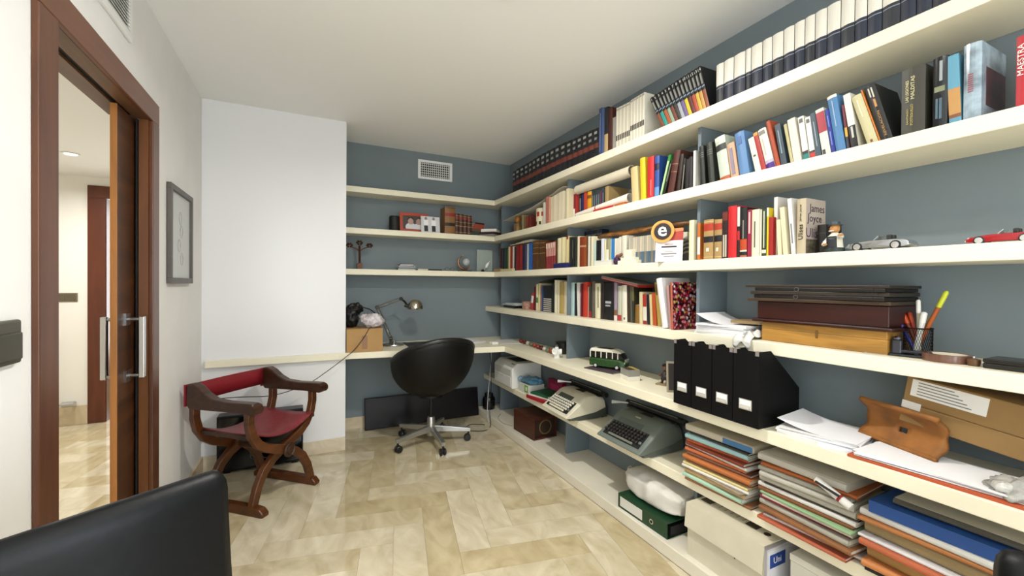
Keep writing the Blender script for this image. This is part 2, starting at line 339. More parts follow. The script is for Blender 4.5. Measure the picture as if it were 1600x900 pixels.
# ================================================================== built-in shelving
YE = -.75
bc = thing('built_in_bookcase', 'cream built-in shelves with blue-grey uprights along two walls', 'bookcase', (XR, YB, 0))
def LB(name, poly, z0, z1, mat, par, bev=.003):
    cx, cy = par.location.x, par.location.y
    return MB().prism([(x-cx, y-cy) for x, y in poly], z0, z1).build(name, mat, par, bevel=bev)
g_ = .0005
for z in (ZA, ZB, ZC):
    LB('shelf_board', [(XC+g_, YB-g_), (XC+g_, YS), (XS, YS), (XS, YE), (XR-g_, YE), (XR-g_, YB-g_)], z-TH, z, SHELF, bc)
LB('shelf_board', [(XS, YB-g_), (XS, YE), (XR-g_, YE), (XR-g_, YB-g_)], ZD-TH, ZD, SHELF, bc)
LB('shelf_board', [(XG, YB-g_), (XG, YE), (XR-g_, YE), (XR-g_, YB-g_)], ZG-TH, ZG, SHELF, bc)
LB('plinth', [(XF, YB-.013), (XF, YE), (XR-g_, YE), (XR-g_, YB-.013)], 0, ZF, M('#e4ddcb', .35, kind='paint', s=6, amt=.03), bc)
UPR = M('#6b777e', .6)
for (za, zb) in ((ZA-TH, ZB), (ZB-TH, ZC), (ZC-TH, ZD), (ZD-TH, ZE), (ZE-TH, ZG), (ZG-TH, ZF)):
    for y in (3.66, 2.515, 1.40, YE):
        if zb == ZG and y in (2.515, 1.40): continue
        LB('upright', [(XP, y), (XR-g_, y), (XR-g_, y+.018), (XP, y+.018)], zb+g_, za-g_, UPR, bc, .001)
wt = thing('corner_worktop', 'long cream desk top turning the corner below the shelves', 'desk', (XR, YB, 0))
LB('top', [(XL+.02, YC-g_), (XL+.02, 3.408), (XL+.028, 3.402), (XC-.05, 3.398), (XE, 3.242), (XE, YE), (XR-g_, YE), (XR-g_, YB-g_), (XC+g_, YB-g_), (XC+g_, YC-g_)], ZE-TH, ZE, SHELF, wt)
# ================================================================== books
def solve_y(u, x, z):
    lo, hi = .05, 3.95
    for _ in range(40):
        m = (lo+hi)/2
        if proj(x, m, z)[0] > u: lo = m
        else: hi = m
    return (lo+hi)/2
ZSH = {'A': ZA, 'B': ZB, 'C': ZC, 'D': ZD}
SHN = {'A': 'top shelf', 'B': 'second shelf', 'C': 'third shelf', 'D': 'fourth shelf'}
def make_book(label, loc, phi, t, h, d, col, bands=(), bars=(), hard=False, group=None, pages=None, cat='book', rough=.5, cover=None, name='book'):
    """spine faces -x; thickness along +y; phi>0 leans towards -y"""
    b = thing(name, label, cat, loc, 0, group); b.rotation_euler = (phi, 0, 0)
    ct = .0026 if hard else .0009
    bulge = min(.005, t*.16) if hard or t > .028 else .0008
    n = 6
    arc = [(-bulge*math.sin(math.pi*i/n), t*i/n) for i in range(n+1)]
    m = MB()
    prof = arc+[(d, t), (d, t-ct), (ct, t-ct)]+[(ct, ct), (d, ct), (d, 0)]
    m.prism(prof, 0, h)
    if col.startswith('#'): cm = M(col, rough)
    else: cm = cover
    cv = m.build('cover', cm, b)
    ins = .003 if hard else .0006
    box('pages', pages or PAGE, b, ct+.0003, d-ins-.0005, ct+.0002, t-ct-.0002, ins*.8, h-ins)
    for z0, z1, c in bands:
        q = MB(); e = .0007
        pr = [(x-e, y) for x, y in arc]+[(arc[-1][0]+.0003, t), (arc[0][0]+.0003, 0)]
        q.prism(pr, z0*h, z1*h).build('title_band', M(c, .5) if c.startswith('#') else cover, cv)
    for z0, z1, yc, w, c in bars:
        x = -bulge*math.sin(math.pi*min(1, max(0, yc)))
        MB().box(x-.0013, x+.001, t*(yc-w/2), t*(yc+w/2), z0*h, z1*h).build('title_strip', M(c, .5), cv)
    return b
def px_geom(sh, uL, uR, uT, vT, xs, d, fixed_phi=None):
    zs = ZSH[sh]
    yf, yn = solve_y(uL, xs, zs+.012), solve_y(uR, xs, zs+.012)
    p = on_x(uT, vT, xs) if uT else None
    if p is None: ht = on_x(uL, vT, xs).z-zs; phi = 0
    else:
        ht = p.z-zs; phi = math.atan2(yf-p.y, ht)
        if abs(phi) < .035: phi = 0
    if fixed_phi is not None: phi = fixed_phi
    if xs+d > XP and sh != 'A':
        for Y in (3.66, 2.515, 1.40):              # keep clear of the uprights
            if yn < Y+.019 < yf and (yf+yn)/2 > Y+.009: yn = Y+.019
            elif yn < Y < yf: yf = Y-.001
            if phi < 0 and yf <= Y < yf+ht*math.tan(-phi): phi = -math.atan(max(0, (Y-.001-yf)/ht))
            if phi > 0 and yn >= Y+.018 > yn-ht*math.tan(phi): phi = math.atan(max(0, (yn-Y-.019)/ht))
    return [yf, yn, ht, phi]
def px_book(sh, uL, uR, uT, vT, label, col, xs=1.645, d=.15, fixed_phi=None, geom=None, **kw):
    zs = ZSH[sh]; yf, yn, ht, phi = geom or px_geom(sh, uL, uR, uT, vT, xs, d, fixed_phi)
    t = max(.004, (yf-yn)*math.cos(phi)-.0012); h = ht/math.cos(phi)
    if phi > 0: loc = (xs, yn, zs); h -= t*math.sin(phi)*.9
    else: loc = (xs, yf-t*math.cos(phi), zs-t*math.sin(phi))
    return make_book(label, (loc[0], loc[1], loc[2]+.0004), phi, t, h, min(d, XR-xs-.012), col, **kw)
def settle(G):
    """let neighbours lean on, not through, each other"""
    for _ in range(6):
        for i in range(len(G)-1):
            a, b = G[i], G[i+1]; hm = min(a[2], b[2]); gap = max(-.001, a[1]-b[0])
            v = math.tan(a[3])-math.tan(b[3])-gap/hm
            if v <= 0: continue
            ta, tb = math.tan(a[3]), math.tan(b[3])
            if ta > 0 and tb < 0: ta -= v/2; tb += v/2
            elif ta > 0: ta -= v
            else: tb += v
            a[3], b[3] = math.atan(ta), math.atan(tb)
    return G
def row(sh, rows, xs=1.645, d=.15):
    """rows: (uL,uR,uT,vT,desc,colour,{extra}); labels name the neighbours so that each is told apart"""
    def short(s): w = s.split(); return ' '.join(w[-2:])
    E_ = [dict(r[6]) if len(r) > 6 else {} for r in rows]
    G = settle([px_geom(sh, r[0], r[1], r[2], r[3], e.get('xs', xs), e.get('d', d)) for r, e in zip(rows, E_)])
    for i, r in enumerate(rows):
        ex = E_[i]
        pv = short(rows[i-1][4]) if i else None; nx = short(rows[i+1][4]) if i < len(rows)-1 else None
        if pv and nx: lab = f'{r[4]} between {pv} and {nx}, {SHN[sh]}'
        elif nx: lab = f'{r[4]} beside {nx} at the row end, {SHN[sh]}'
        else: lab = f'{r[4]} after {pv} at the row end, {SHN[sh]}'
        lab = ex.pop('label', lab)
        px_book(sh, r[0], r[1], r[2], r[3], lab, r[5], ex.pop('xs', xs), ex.pop('d', d), geom=G[i], **ex)
def a_set(sh, us, v0, v1, label, group, mk, xs=1.645, uT=None, **kw):
    """identical volumes between pixel boundaries us; top edge runs from v0 to v1"""
    for i in range(len(us)-1):
        t = i/max(1, len(us)-2); k = dict(kw); k.update(mk(i))
        px_book(sh, us[i], us[i+1], us[i]+uT[0]+(uT[1]-uT[0])*t if uT else None, v0+(v1-v0)*t, k.pop('label', label), k.pop('col'), xs, group=group, **k)
def lin_us(a, b, n): return [a+(b-a)*i/n for i in range(n+1)]
# ---- top shelf
us = [801, 806, 812.5, 819.5, 826, 832, 838, 845, 852.5, 859.5, 867, 875.5, 885, 894, 901.8, 910, 918.3, 927.6, 935.4]
a_set('A', us, 269.5, 203.5, 'dark navy encyclopaedia volume with a red spine label, in a row of eighteen', 'navy volumes with red labels on the top shelf',
      lambda i: dict(col='#14171f', bands=[(.34, .5, '#74372a'), (.02, .05, '#2a2d33')], bars=[(.62, .7, .5, .45, '#8f8f88'), (.82, .9, .5, .5, '#a9a9a0')]), hard=True, d=.17)
row('A', [(935.5, 940, None, 171, 'tall blue album spine', '#33456e', {'bars': [(.1, .9, .5, .15, '#8b97b5')]}),
          (940, 944, None, 170, 'tall steel-blue album spine', '#4a5f8f'), (944, 950, None, 170, 'tall black album spine', '#16161b', {'bands': [(0, .42, '#b89c6a')]}),
          (950, 956.5, None, 171, 'tall dark brown book', '#431a10', {'hard': True}), (957, 962, None, 185, 'short pale grey book', '#9a958d')])
wl_ = 'slim white paperback with a dark lettered band low on its spine'
a_set('A', lin_us(962.5, 984.6, 8), 170, 160.5, wl_+', shorter batch', 'slim white paperbacks on the top shelf, shorter batch', lambda i: dict(col=['#e4dfce', '#cfc8b4'][i % 2], bars=[(.2, .33, .5, .6, '#3a3530'), (.93, .97, .5, .7, '#a59f90')]), d=.16)
a_set('A', lin_us(985, 1006.7, 9), 157.5, 145.5, wl_+', taller batch', 'slim white paperbacks on the top shelf, taller batch', lambda i: dict(col=['#e8e3d4', '#d2ccb8'][i % 2], bars=[(.28, .40, .5, .6, '#332b28'), (.94, .98, .5, .7, '#a59f90')]), d=.165)
cols = ['#7c4632', '#2c8f83', '#a05434', '#8aa18c', '#6f3b2d', '#3a3330', '#9aa0a8', '#6a5a86', '#c9b52f', '#5a2320', '#a8442c', '#c7a53c', '#c2924a', '#8c4a2a']
usb = [1036, 1041, 1046.6, 1052, 1057, 1062, 1067.2, 1072.5, 1078, 1083.5, 1089, 1094.5, 1100, 1105.2, 1110.5]
for i in range(14):
    t = i/13
    b = px_book('A', usb[i], usb[i+1], usb[i]-22+6*t, 156-49.5*t, f'black comic volume numbered {i+1} leaning in the numbered black set, top shelf', '#121213', 1.645, .15, group='numbered black comics on the top shelf',
                bands=[(.04, .46, cols[i]), (.53, .56, '#7f93a8')], fixed_phi=-.46+.20*t)
    k = [o for o in b.children if o.name.startswith('cover')][0]
    th_, hh_ = k.dimensions.y, k.dimensions.z
    bb = [Vector(q) for q in k.bound_box]; tt = max(q.y for q in bb); hz = max(q.z for q in bb)
    text('volume_number', str(i+1), .02, M('#d9d9d4', .5), k, basis((0, -1, 0), (0, 0, 1), (-.0025, tt*.5, hz*.92)))
    MB().box(-.0022, .001, tt*.25, tt*.75, hz*.6, hz*.84).build('title_strip', M('#8b8b86', .5), k)
us = [1119.2, 1131.3, 1147, 1165, 1174, 1191.7, 1207, 1224.5, 1241.7, 1257.8, 1274, 1292.5, 1314, 1336, 1355.6, 1379, 1407.5, 1432.5, 1457.5, 1486, 1518]
for i in range(len(us)-1):
    px_book('A', us[i], us[i+1]-.6, None, on_x and proj(1.645, solve_y(us[i], 1.645, 2.25), 2.258)[1], 'white and navy hardback volume of the long two-colour set, top shelf', '#1d2436' if i % 3 else '#23262d', 1.645, .17, hard=True,
            group='white-over-navy volumes on the top shelf', bands=[(.47, 1.0, '#e3ded2'), (.4, .415, '#8d93a0')])
# ---- second shelf, corner to first upright
row('B', [(815, 818.5, None, 337, 'small tan book', '#8a7a5c', {'d': .1}), (818.5, 822, None, 338, 'small ochre book', '#6d5a3c', {'d': .1}), (822, 825.5, None, 339, 'small red book', '#7c2a1c', {'d': .1}), (825.5, 829, None, 337, 'small maroon book', '#5e2018', {'d': .1})], 1.66)
row('B', [(848.6, 851.4, None, 317, 'thin white book', '#d8d2c2'), (852.6, 856, None, 308.5, 'thin rose book', '#a8695a'), (856.5, 860, None, 309, 'thin salmon book', '#c98d78')])
a_set('B', lin_us(860.5, 878.6, 7), 308.5, 299.8, 'cream magazine issue standing in the row of cream magazines, second shelf', 'cream magazines on the second shelf', lambda i: dict(col=['#ddd0b4', '#d8c6a6', '#e2d8c0'][i % 3]), d=.19)
row('B', [(879, 883.4, None, 298.5, 'thick ivory book', '#e2d9bd', {'d': .19}), (883.8, 888.5, None, 296, 'thick buff book', '#d6cba8', {'d': .19})])
# between the uprights, behind the rolls
row('B', [(893.5, 898.4, None, 305, 'maroon book with white foot', '#7c1626', {'bands': [(0, .42, '#d8d4c8')]}), (899, 902, None, 301.5, 'bright red book', '#a21a1d'), (902.2, 904.6, None, 301.5, 'narrow red book', '#8b1719'),
          (904.8, 908.6, None, 303, 'black paperback book', '#121114', {'bars': [(.3, .8, .5, .3, '#8f8f97')]}), (908.8, 911.6, None, 304, 'navy paperback book', '#1d2560'), (912, 917, None, 301.4, 'orange-red book', '#b13a1a'),
          (917.5, 924, None, 301, 'amber yellow book', '#d79a25', {'bands': [(.72, .86, '#7c4a12')]})], 1.69)
a_set('B', lin_us(924.5, 944, 6), 299, 294, 'slate grey paperback of the short dark set, second shelf', 'slate grey paperbacks on the second shelf', lambda i: dict(col=['#2d3a3d', '#27323a', '#333a40'][i % 3], bars=[(.3, .8, .5, .2, '#8a9494')] if i != 4 else [(.1, .9, .5, .5, '#7c2f55')]), 1.69, d=.15)
row('B', [(945, 951, None, 292.5, 'kraft brown book', '#a08759', {'d': .16, 'label': 'kraft brown book standing after the slate paperbacks, second shelf'})], 1.69)
row('B', [(988, 998.5, 985.6, 263.5, 'upright beige book', '#cbb683', {'hard': True}), (1001.5, 1009.6, 1000, 248.5, 'tall yellow book', '#d9bb1e', {'hard': True}), (1011.4, 1021.6, 1012, 247, 'tall red book', '#bc2529', {'hard': True, 'bars': [(.08, .45, .35, .06, '#d8a9a2')]}),
          (1022.6, 1030, None, 245.5, 'tall blue book', '#274a8f', {'hard': True, 'bands': [(.66, .82, '#101a33'), (0, .25, '#5d8fc0')]}), (1030, 1034.2, 1044.6, 242, 'leaning green book', '#2f7d35', {'bars': [(.04, .85, .5, .6, '#bcd6a4')]}), (1034.6, 1038, 1049, 250, 'leaning spiral-bound book', '#1a1714', {'bars': [(.4, .9, .5, .4, '#7c7468')]}),
          (1042, 1052, 1060.5, 233, 'leaning reddish-brown book', '#4a2218', {'hard': True, 'bands': [(.68, .69, '#b08060'), (.5, .51, '#b08060')]}), (1056, 1062, 1072, 238, 'leaning dark brown book', '#2a1a14', {'hard': True}), (1063, 1067, 1073, 246, 'leaning black book', '#171413', {'bars': [(.05, .8, .3, .15, '#a39c8c')]}),
          (1070, 1075.5, 1079, 247, 'leaning charcoal book', '#1f1c1b'), (1076.5, 1082, None, 246, 'upright graphite book', '#2b2a2d'), (1083, 1086.6, 1084, 236, 'thin white book', '#d9d6cc')])
row('B', [(1096, 1103, 1092.5, 230, 'black-green ribbed book', '#1d211d', {'hard': True, 'bands': [(.72, .73, '#6a6e66'), (.77, .78, '#6a6e66'), (.82, .83, '#6a6e66')]}), (1108, 1117.5, 1103.5, 225.5, 'olive-black ribbed book', '#272b24', {'hard': True, 'bands': [(.72, .73, '#7a7e72'), (.77, .78, '#7a7e72'), (.82, .83, '#7a7e72')]}),
          (1126, 1142.4, 1117, 218, 'pale floral hardback', '#b9c2b4', {'hard': True, 'bands': [(.68, .82, '#23231f'), (0, .08, '#a4532f'), (.9, 1, '#d9d3c2')]}), (1143, 1155.4, 1135.5, 227, 'salmon lettered book', '#c79c7e', {'bars': [(.1, .85, .5, .42, '#8a7f8c')]}), (1157, 1172, 1148, 210.5, 'wide sky-blue book', '#5c82ae', {'hard': True, 'bars': [(.72, .9, .5, .4, '#48689a')]}),
          (1181, 1190.6, 1168.8, 218, 'leaning ivory book', '#e2dcc6', {'bars': [(.45, .5, .5, .4, '#55483a')]}), (1191, 1198.4, 1176.4, 209.5, 'leaning crimson book', '#a42c25', {'bands': [(.92, 1, '#cf8d35')]}), (1199, 1212.6, 1184, 205.5, 'white purple-footed book', '#e4e0d2', {'bands': [(0, .14, '#4b2580'), (.14, .22, '#b0a9b8')], 'bars': [(.86, .95, .5, .7, '#77746c'), (.35, .75, .6, .12, '#bfa9a0')]}),
          (1213.4, 1220.6, 1196.6, 191.5, 'rounded rust-red book', '#a2472a', {'hard': True}), (1221.4, 1230.8, 1210, 196.5, 'leaning slate book', '#33434f', {'bars': [(.3, .85, .5, .16, '#8d9aa2')]}), (1236, 1241, 1224.2, 195.5, 'narrow khaki book', '#b5ab80'),
          (1241, 1253.6, 1230, 188.5, 'marbled ivory book', '#d9d2c2', {'cover': None}), (1256, 1265.4, 1246.4, 184.5, 'white teal-footed book', '#e2dfd4', {'bands': [(0, .15, '#1f7a78'), (.15, .22, '#2c2c2e')], 'bars': [(.86, .95, .5, .6, '#5a5a58')]}), (1266.8, 1275.4, 1257.6, 185, 'white scarlet-footed book', '#e2dfd4', {'bands': [(0, .15, '#b7352b'), (.15, .2, '#2c2c2e')], 'bars': [(.86, .95, .5, .6, '#5a5a58')]}),
          (1276, 1284.6, 1265, 178.6, 'leaning blue-grey book', '#3d4d58', {'bars': [(.25, .8, .5, .16, '#97a2a8')]}), (1286, 1299.6, 1273.8, 173.4, 'red-over-white book', '#ded8c8', {'bands': [(.5, .93, '#a23440')], 'bars': [(.02, .14, .75, .35, '#3a3a3a')]}), (1300.2, 1307, 1288.6, 172.2, 'leaning royal-blue book', '#1e2d8a', {'bars': [(.2, .5, .5, .3, '#6f7cc0'), (.6, .85, .5, .25, '#6f7cc0')]}),
          (1307.4, 1323.4, 1291, 153.8, 'large mid-blue book', '#4d7ba8', {'bands': [(.95, 1, '#d8d4c8')], 'bars': [(.45, .9, .5, .08, '#9cb4cc')]}), (1324, 1328.6, 1315, 165, 'thin striped book', '#6a2430', {'bands': [(.3, .5, '#c8a23c'), (0, .3, '#2c3a44')]}), (1331, 1342.8, 1312, 151.6, 'white-over-black book', '#e0dccf', {'bands': [(0, .42, '#151515')], 'bars': [(.2, .4, .5, .3, '#bdbdb5')]}),
          (1356.4, 1374.6, 1325.2, 156, 'leaning cream book', '#c4bc92', {'hard': True, 'bars': [(.55, .9, .5, .12, '#ddd8bb'), (.03, .08, .5, .2, '#7c4a32')]}), (1375, 1377.6, 1343, 142.5, 'thin orange book', '#c9742a')])
def spine_text(b, items):
    cv = [o for o in b.children if o.name.startswith('cover')][0]
    bb = [Vector(q) for q in cv.bound_box]; t = max(q.y for q in bb); h = max(q.z for q in bb); x0 = min(q.x for q in bb)
    for s, ln, hg, yc, zc, col in items:
        text_fit('title', s, h*ln, t*hg, M(col, .5), cv, basis((0, 0, 1), (0, 1, 0), (x0-.0006, t*yc, h*zc)), .001)
b = px_book('B', 1378, 1397.4, 1350, 139, 'black book with orange and pale spine lettering leaning by the thin orange book', '#1b1a18', 1.645, .15, bars=[(.60, .74, .42, .2, '#c08a50'), (.79, .95, .62, .12, '#cfc9b8'), (.77, .95, .36, .12, '#cfc9b8')])
spine_text(b, [('REVELACION', .44, .2, .42, .30, '#b98a55')])
b = px_book('B', 1408, 1446, None, 112.5, 'thick dark hardback lettered LAS LEGIONES MALDITAS on the second shelf', '#3a382f', 1.645, .15, hard=True)
spine_text(b, [('LAS LEGIONES', .32, .13, .73, .66, '#cfc79a'), ('MALDITAS', .34, .16, .50, .70, '#cfc79a'), ('SANTIAGO', .23, .08, .70, .28, '#b9a968'), ('POSTEGUILLO', .31, .11, .53, .30, '#b9a968')])
b = px_book('B', 1457, 1481, None, 94, 'glossy black book with pale title beside the thick Legiones hardback', '#14171a', 1.645, .15, hard=True, rough=.15, bars=[(.51, .585, .5, .7, '#7d8263'), (.66, .94, .42, .2, '#9aa0a2'), (.14, .42, .68, .16, '#4c6270'), (.13, .42, .42, .18, '#4c6270')])
px_book('B', 1483.6, 1503.6, 1479, 90, 'blue paperback with a tan middle band beside the glossy black book', '#5f97ae', 1.645, .14, bands=[(.15, .52, '#b98a50'), (.1, .15, '#7d4a30')])
b = px_book('B', 1505, 1534, None, 73.5, 'bulky pale blue hardback with blotched red cover on the second shelf', 'x', 1.645, .17, hard=True, rough=.12, cover=M('#a9bcc8', .15, kind='blot', s=14, amt=.35))
cvb = [o for o in b.children if o.name.startswith('cover')][0]; bbx = [Vector(q) for q in cvb.bound_box]; tb, hb_ = max(q.y for q in bbx), max(q.z for q in bbx); xb = min(q.x for q in bbx)
for k in range(9): MB().box(xb-.0008, xb+.002, tb*.42, tb*.72, hb_*(.37+.028*k), hb_*(.382+.028*k)).build('title_strip', M('#93414a', .5), cvb)
MB().box(.03, .165, -.0008, 0, hb_*.2, hb_*.7).build('cover_print', M('#5a2c30', .3, kind='blot', s=20, amt=.4), b)
b = px_book('B', 1587, 1612, None, 60, 'red book lettered MAESTRA at the open end of the second shelf', '#b3202c', 1.645, .16, hard=True)
spine_text(b, [('MAESTRA', .43, .42, .68, .67, '#e8ddd6')])
# ---- third shelf, corner to first upright
X2 = 1.66
row('C', [(779, 784, None, 389, 'dark maroon book', '#3d0f14'), (784.4, 788, None, 388.5, 'black-green book', '#101a1c'), (788.2, 792, None, 388.5, 'dark teal book', '#16302f'), (792.2, 794, None, 389, 'narrow olive book', '#4a5a2a'), (794.2, 797, None, 386, 'slim beige book', '#c9b285'),
          (797.2, 800.4, None, 385.6, 'slim red book', '#8f241f'), (800.8, 803, None, 385.5, 'slim white book', '#d4d0cb'), (803.4, 806, None, 386, 'slim black book', '#241a18'), (806.2, 811.6, None, 383.6, 'deep red book', '#7a0f12', {'hard': True}), (812, 816, None, 384, 'brick red book', '#8a1c16'),
          (816.2, 819.6, None, 382.6, 'midnight blue book', '#151c3c'), (819.8, 823, None, 382.4, 'plum purple book', '#3d3056'), (823.4, 825.8, None, 381.4, 'slim mint book', '#b9c9be'), (826, 831, None, 380.4, 'cobalt blue book', '#1f56a0'), (832, 841.8, None, 377, 'gilt-lined brown tome', '#523110', {'hard': True, 'bands': [(.74, .755, '#a8833c'), (.55, .565, '#a8833c'), (.9, .915, '#a8833c')]}),
          (842, 852, None, 376.4, 'second brown tome', '#4d2d0f', {'hard': True, 'bands': [(.74, .755, '#a8833c'), (.55, .565, '#a8833c'), (.9, .915, '#a8833c')]})], X2)
a_set('C', lin_us(853, 868, 4), 380, 377.6, 'pink-over-red paperback of the short matching set, third shelf', 'pink and red paperbacks on the third shelf', lambda i: dict(col='#842a30', bands=[(.48, .97, '#b88478')], bars=[(.78, .96, .5, .4, '#d9cdbb')]), X2)
row('C', [(868.4, 870.8, None, 376, 'narrow umber book', '#4a3413'), (871, 876.4, None, 372.8, 'ivory paperback book', '#ddd3ad'), (876.6, 882.2, None, 371.4, 'parchment paperback book', '#d9cda0'), (882.6, 887.6, None, 369.6, 'cream red-topped book', '#e3cf96', {'bands': [(.9, 1, '#8a3226')]})], X2)
# between uprights
row('C', [(889.4, 893.4, None, 371, 'black spined book', '#141614'), (893.6, 897.6, None, 371, 'jet black book', '#0f0f10', {'bars': [(.3, .9, .5, .2, '#5a5a55')]}), (897.8, 902, None, 371, 'dark olive book', '#232618'), (902.2, 905.4, None, 369.6, 'slim ivory book', '#ddd2b4'),
          (905.6, 908.8, None, 370.6, 'rust brown book', '#7c2f14', {'bands': [(.66, .72, '#b9896a')]}), (909, 912, None, 370.4, 'sienna brown book', '#86361a', {'bands': [(.66, .72, '#b9896a')]}), (912.2, 916, None, 370.2, 'caramel brown book', '#8f481c', {'bands': [(.66, .72, '#b9896a')]}), (916.2, 918.6, None, 370, 'narrow brown book', '#5e3a20'),
          (918.8, 921.4, None, 369.8, 'slim chalk book', '#dcd7c8'), (921.6, 923.4, None, 371, 'slim grey book', '#9a9586'), (923.6, 927.2, None, 369.6, 'pale cream book', '#e0d7b8'), (927.4, 931.2, None, 379, 'pale aqua book', '#b4cbc2'), (931.6, 935, None, 376, 'inky black book', '#121315'), (935.2, 938.4, None, 376, 'coal black book', '#16171b'),
          (939, 944, None, 373.6, 'lavender white book', '#c9c8d2', {'bands': [(0, .1, '#4b4a3f')]}), (944.4, 947, None, 375, 'slim butter book', '#dcd7a8'), (947.2, 953.4, None, 373.6, 'taupe lettered book', '#8f8a6c', {'bars': [(.08, .6, .5, .6, '#dcd9c8')]}), (953.6, 955, None, 374, 'thin pale book', '#b5c4bd'), (955.2, 959.8, None, 373.6, 'cerulean blue book', '#2b74b4'),
          (960.2, 963.4, None, 373, 'off-white paperback book', '#d8d2c2'), (963.6, 966.8, None, 372.6, 'bone white book', '#d2ccbc'), (967, 970.4, None, 370.6, 'stone white book', '#d9d4c6'), (971.2, 979, None, 368.8, 'thick chalky book', '#d7d1be')], X2)
a_set('C', lin_us(982, 1031, 14), 372, 365.6, 'slim magazine with cream top and blue foot in the matching row, third shelf', 'cream and blue magazines on the third shelf', lambda i: dict(col=['#4a6075', '#556878', '#7d7a6a'][(i*5) % 3], bands=[(.44, 1, ['#b9b09c', '#a8a296', '#c4b9a0'][i % 3])]), X2)
row('C', [(1076.4, 1088, None, 345, 'tall cream book', '#ddd8b4', {'hard': True}), (1088.4, 1094, None, 349, 'orange-and-white book', '#c06a28', {'bands': [(.16, .62, '#e2ddcf')], 'bars': [(.2, .58, .5, .3, '#333')] and []})], X2)
# near section
row('C', [(1099.4, 1114.6, None, 344.6, 'tan leather volume with red and black labels, white emblem', '#a58656', {'hard': True, 'label': 'tan leather volume with red and black labels next to the grey upright, third shelf', 'bands': [(.72, .9, '#a8321f'), (.43, .58, '#15151c'), (.06, .07, '#d8c38a'), (.94, .95, '#d8c38a')], 'bars': [(.2, .29, .5, .28, '#dcd4c0')]}),
          (1116, 1128, None, 344, 'tan leather volume', '#a38455', {'hard': True, 'label': 'tan leather volume with red and black labels against the dark mottled book, third shelf', 'bands': [(.74, .9, '#a8321f'), (.44, .6, '#15151c'), (.06, .07, '#d8c38a')], 'bars': [(.2, .29, .5, .28, '#dcd4c0')]}),
          (1128.4, 1137, None, 330.6, 'dark mottled book', '#2a1714', {'bands': [(.8, .97, '#6a2a20')], 'bars': [(.04, .5, .3, .25, '#c2b8a6'), (.04, .5, .7, .25, '#c2b8a6')]}), (1137.4, 1151, None, 323.6, 'broad red book', '#bf1f26', {'hard': True}), (1151.6, 1156, None, 324, 'white-over-red book', '#23181a', {'bands': [(.62, 1, '#d5d0c8'), (.35, .53, '#b6232c')]}),
          (1156.2, 1167.2, None, 326, 'black orange-footed book', '#131214', {'bands': [(.15, .37, '#b24318'), (.12, .15, '#ddd5c8'), (0, .05, '#a4624a')], 'bars': [(.38, .75, .45, .14, '#8f8a80')]}), (1167.6, 1174.2, None, 328.4, 'crimson lettered book', '#8f1737', {'bars': [(.5, .95, .5, .4, '#d9b5b2')]}),
          (1174.4, 1186.4, None, 328.6, 'ivory lettered book', '#dcd4bb', {'bars': [(.2, .75, .5, .12, '#4f473b')]}), (1186.8, 1190, None, 329, 'thin linen book', '#d4cdb8'), (1190.2, 1197.2, None, 327, 'bottle green book', '#2c3a24', {'bands': [(.07, .14, '#d5d3c4')], 'bars': [(.18, .95, .5, .25, '#c7ccb2')]}), (1197.6, 1200.8, None, 325, 'slim yellow book', '#d2b820', {'bands': [(.82, 1, '#d8d6cc')]}),
          (1201.2, 1208, None, 340, 'glossy red book', '#9c231c')], 1.65)
row('C', [(1208.6, 1214.6, 1207.4, 309, 'tall white book', '#d9d3d0', {'xs': 1.67}), (1215.4, 1222, 1213, 344, 'short cream book', '#ddd6ae'), (1224, 1231.6, 1216.4, 325, 'leaning cream book', '#d7cfae'), (1236.8, 1243.6, 1230.2, 311, 'slim leaning white book', '#e0dcd6', {'bars': [(.2, .55, .5, .3, '#7b7f85')]})], 1.65)
jj = px_book('C', 1244.8, 1259, None, 312, 'beige Ulises paperback with James Joyce on its cover, third shelf', '#b9ab8f', 1.65, .125)
spine_text(jj, [('Ulises', .27, .5, .5, .40, '#3a3428'), ('James Joyce', .30, .28, .5, .74, '#6b6250')])
hj = max(q[2] for q in jj.children[0].bound_box)
MB().box(.001, .125, -.0006, .0, .0, hj).build('front_cover', M('#b8a99c', .5), jj)
MB().box(.002, .124, -.0012, -.0005, 0, hj*.27).build('cover_photo', M('#6e6453', .5, kind='photo', s=60, amt=.4), jj)
for s, z, x, sz in (('James', .83, .07, .042), ('Joyce', .65, .055, .042), ('Ulises', .38, .058, .05)):
    text('cover_title', s, sz, M('#2e2738' if s != 'Ulises' else '#4f3a5a', .5), jj, basis((1, 0, 0), (0, 0, 1), (x, -.0012, hj*z)))
px_book('C', 1277, 1291, None, 352, 'small black hardback standing behind the bartender figurine', '#15120f', 1.69, .1, hard=True, bands=[(.7, .72, '#4a3a24')])
# ---- fourth shelf
row('D', [(828, 831.6, 832.6, 456, 'leaning red-white book', '#a23a3a', {'bands': [(.4, .8, '#d8cfd0')]}), (834.4, 837.2, None, 448, 'slim maroon book', '#5c141c'), (837.4, 840.6, None, 444, 'slim cream book', '#ddd4b0', {'bands': [(.3, .5, '#3f7d3a')]}), (840.8, 844, None, 443, 'slim ecru book', '#cfc596'),
          (844.2, 846.6, None, 446, 'slim grey-pink book', '#8a6b66'), (846.8, 849, None, 447, 'slim cobalt book', '#28437c'), (849.2, 861.4, None, 446.6, 'black striped book', '#11131a', {'bands': [(.03+.075*k, .062+.075*k, '#d6d2c6') for k in range(7)]}), (861.8, 865.8, None, 444, 'plain black book', '#151515'), (866.2, 870, None, 437.8, 'ivory tall book', '#e0dac4'), (870.2, 873.8, None, 438, 'bone tall book', '#d9d0b2'),
          (874.2, 880.6, None, 442, 'mustard beige book', '#b59c5c'), (880.8, 886, None, 440, 'linen white book', '#d8ceb0')], 1.73, .13)
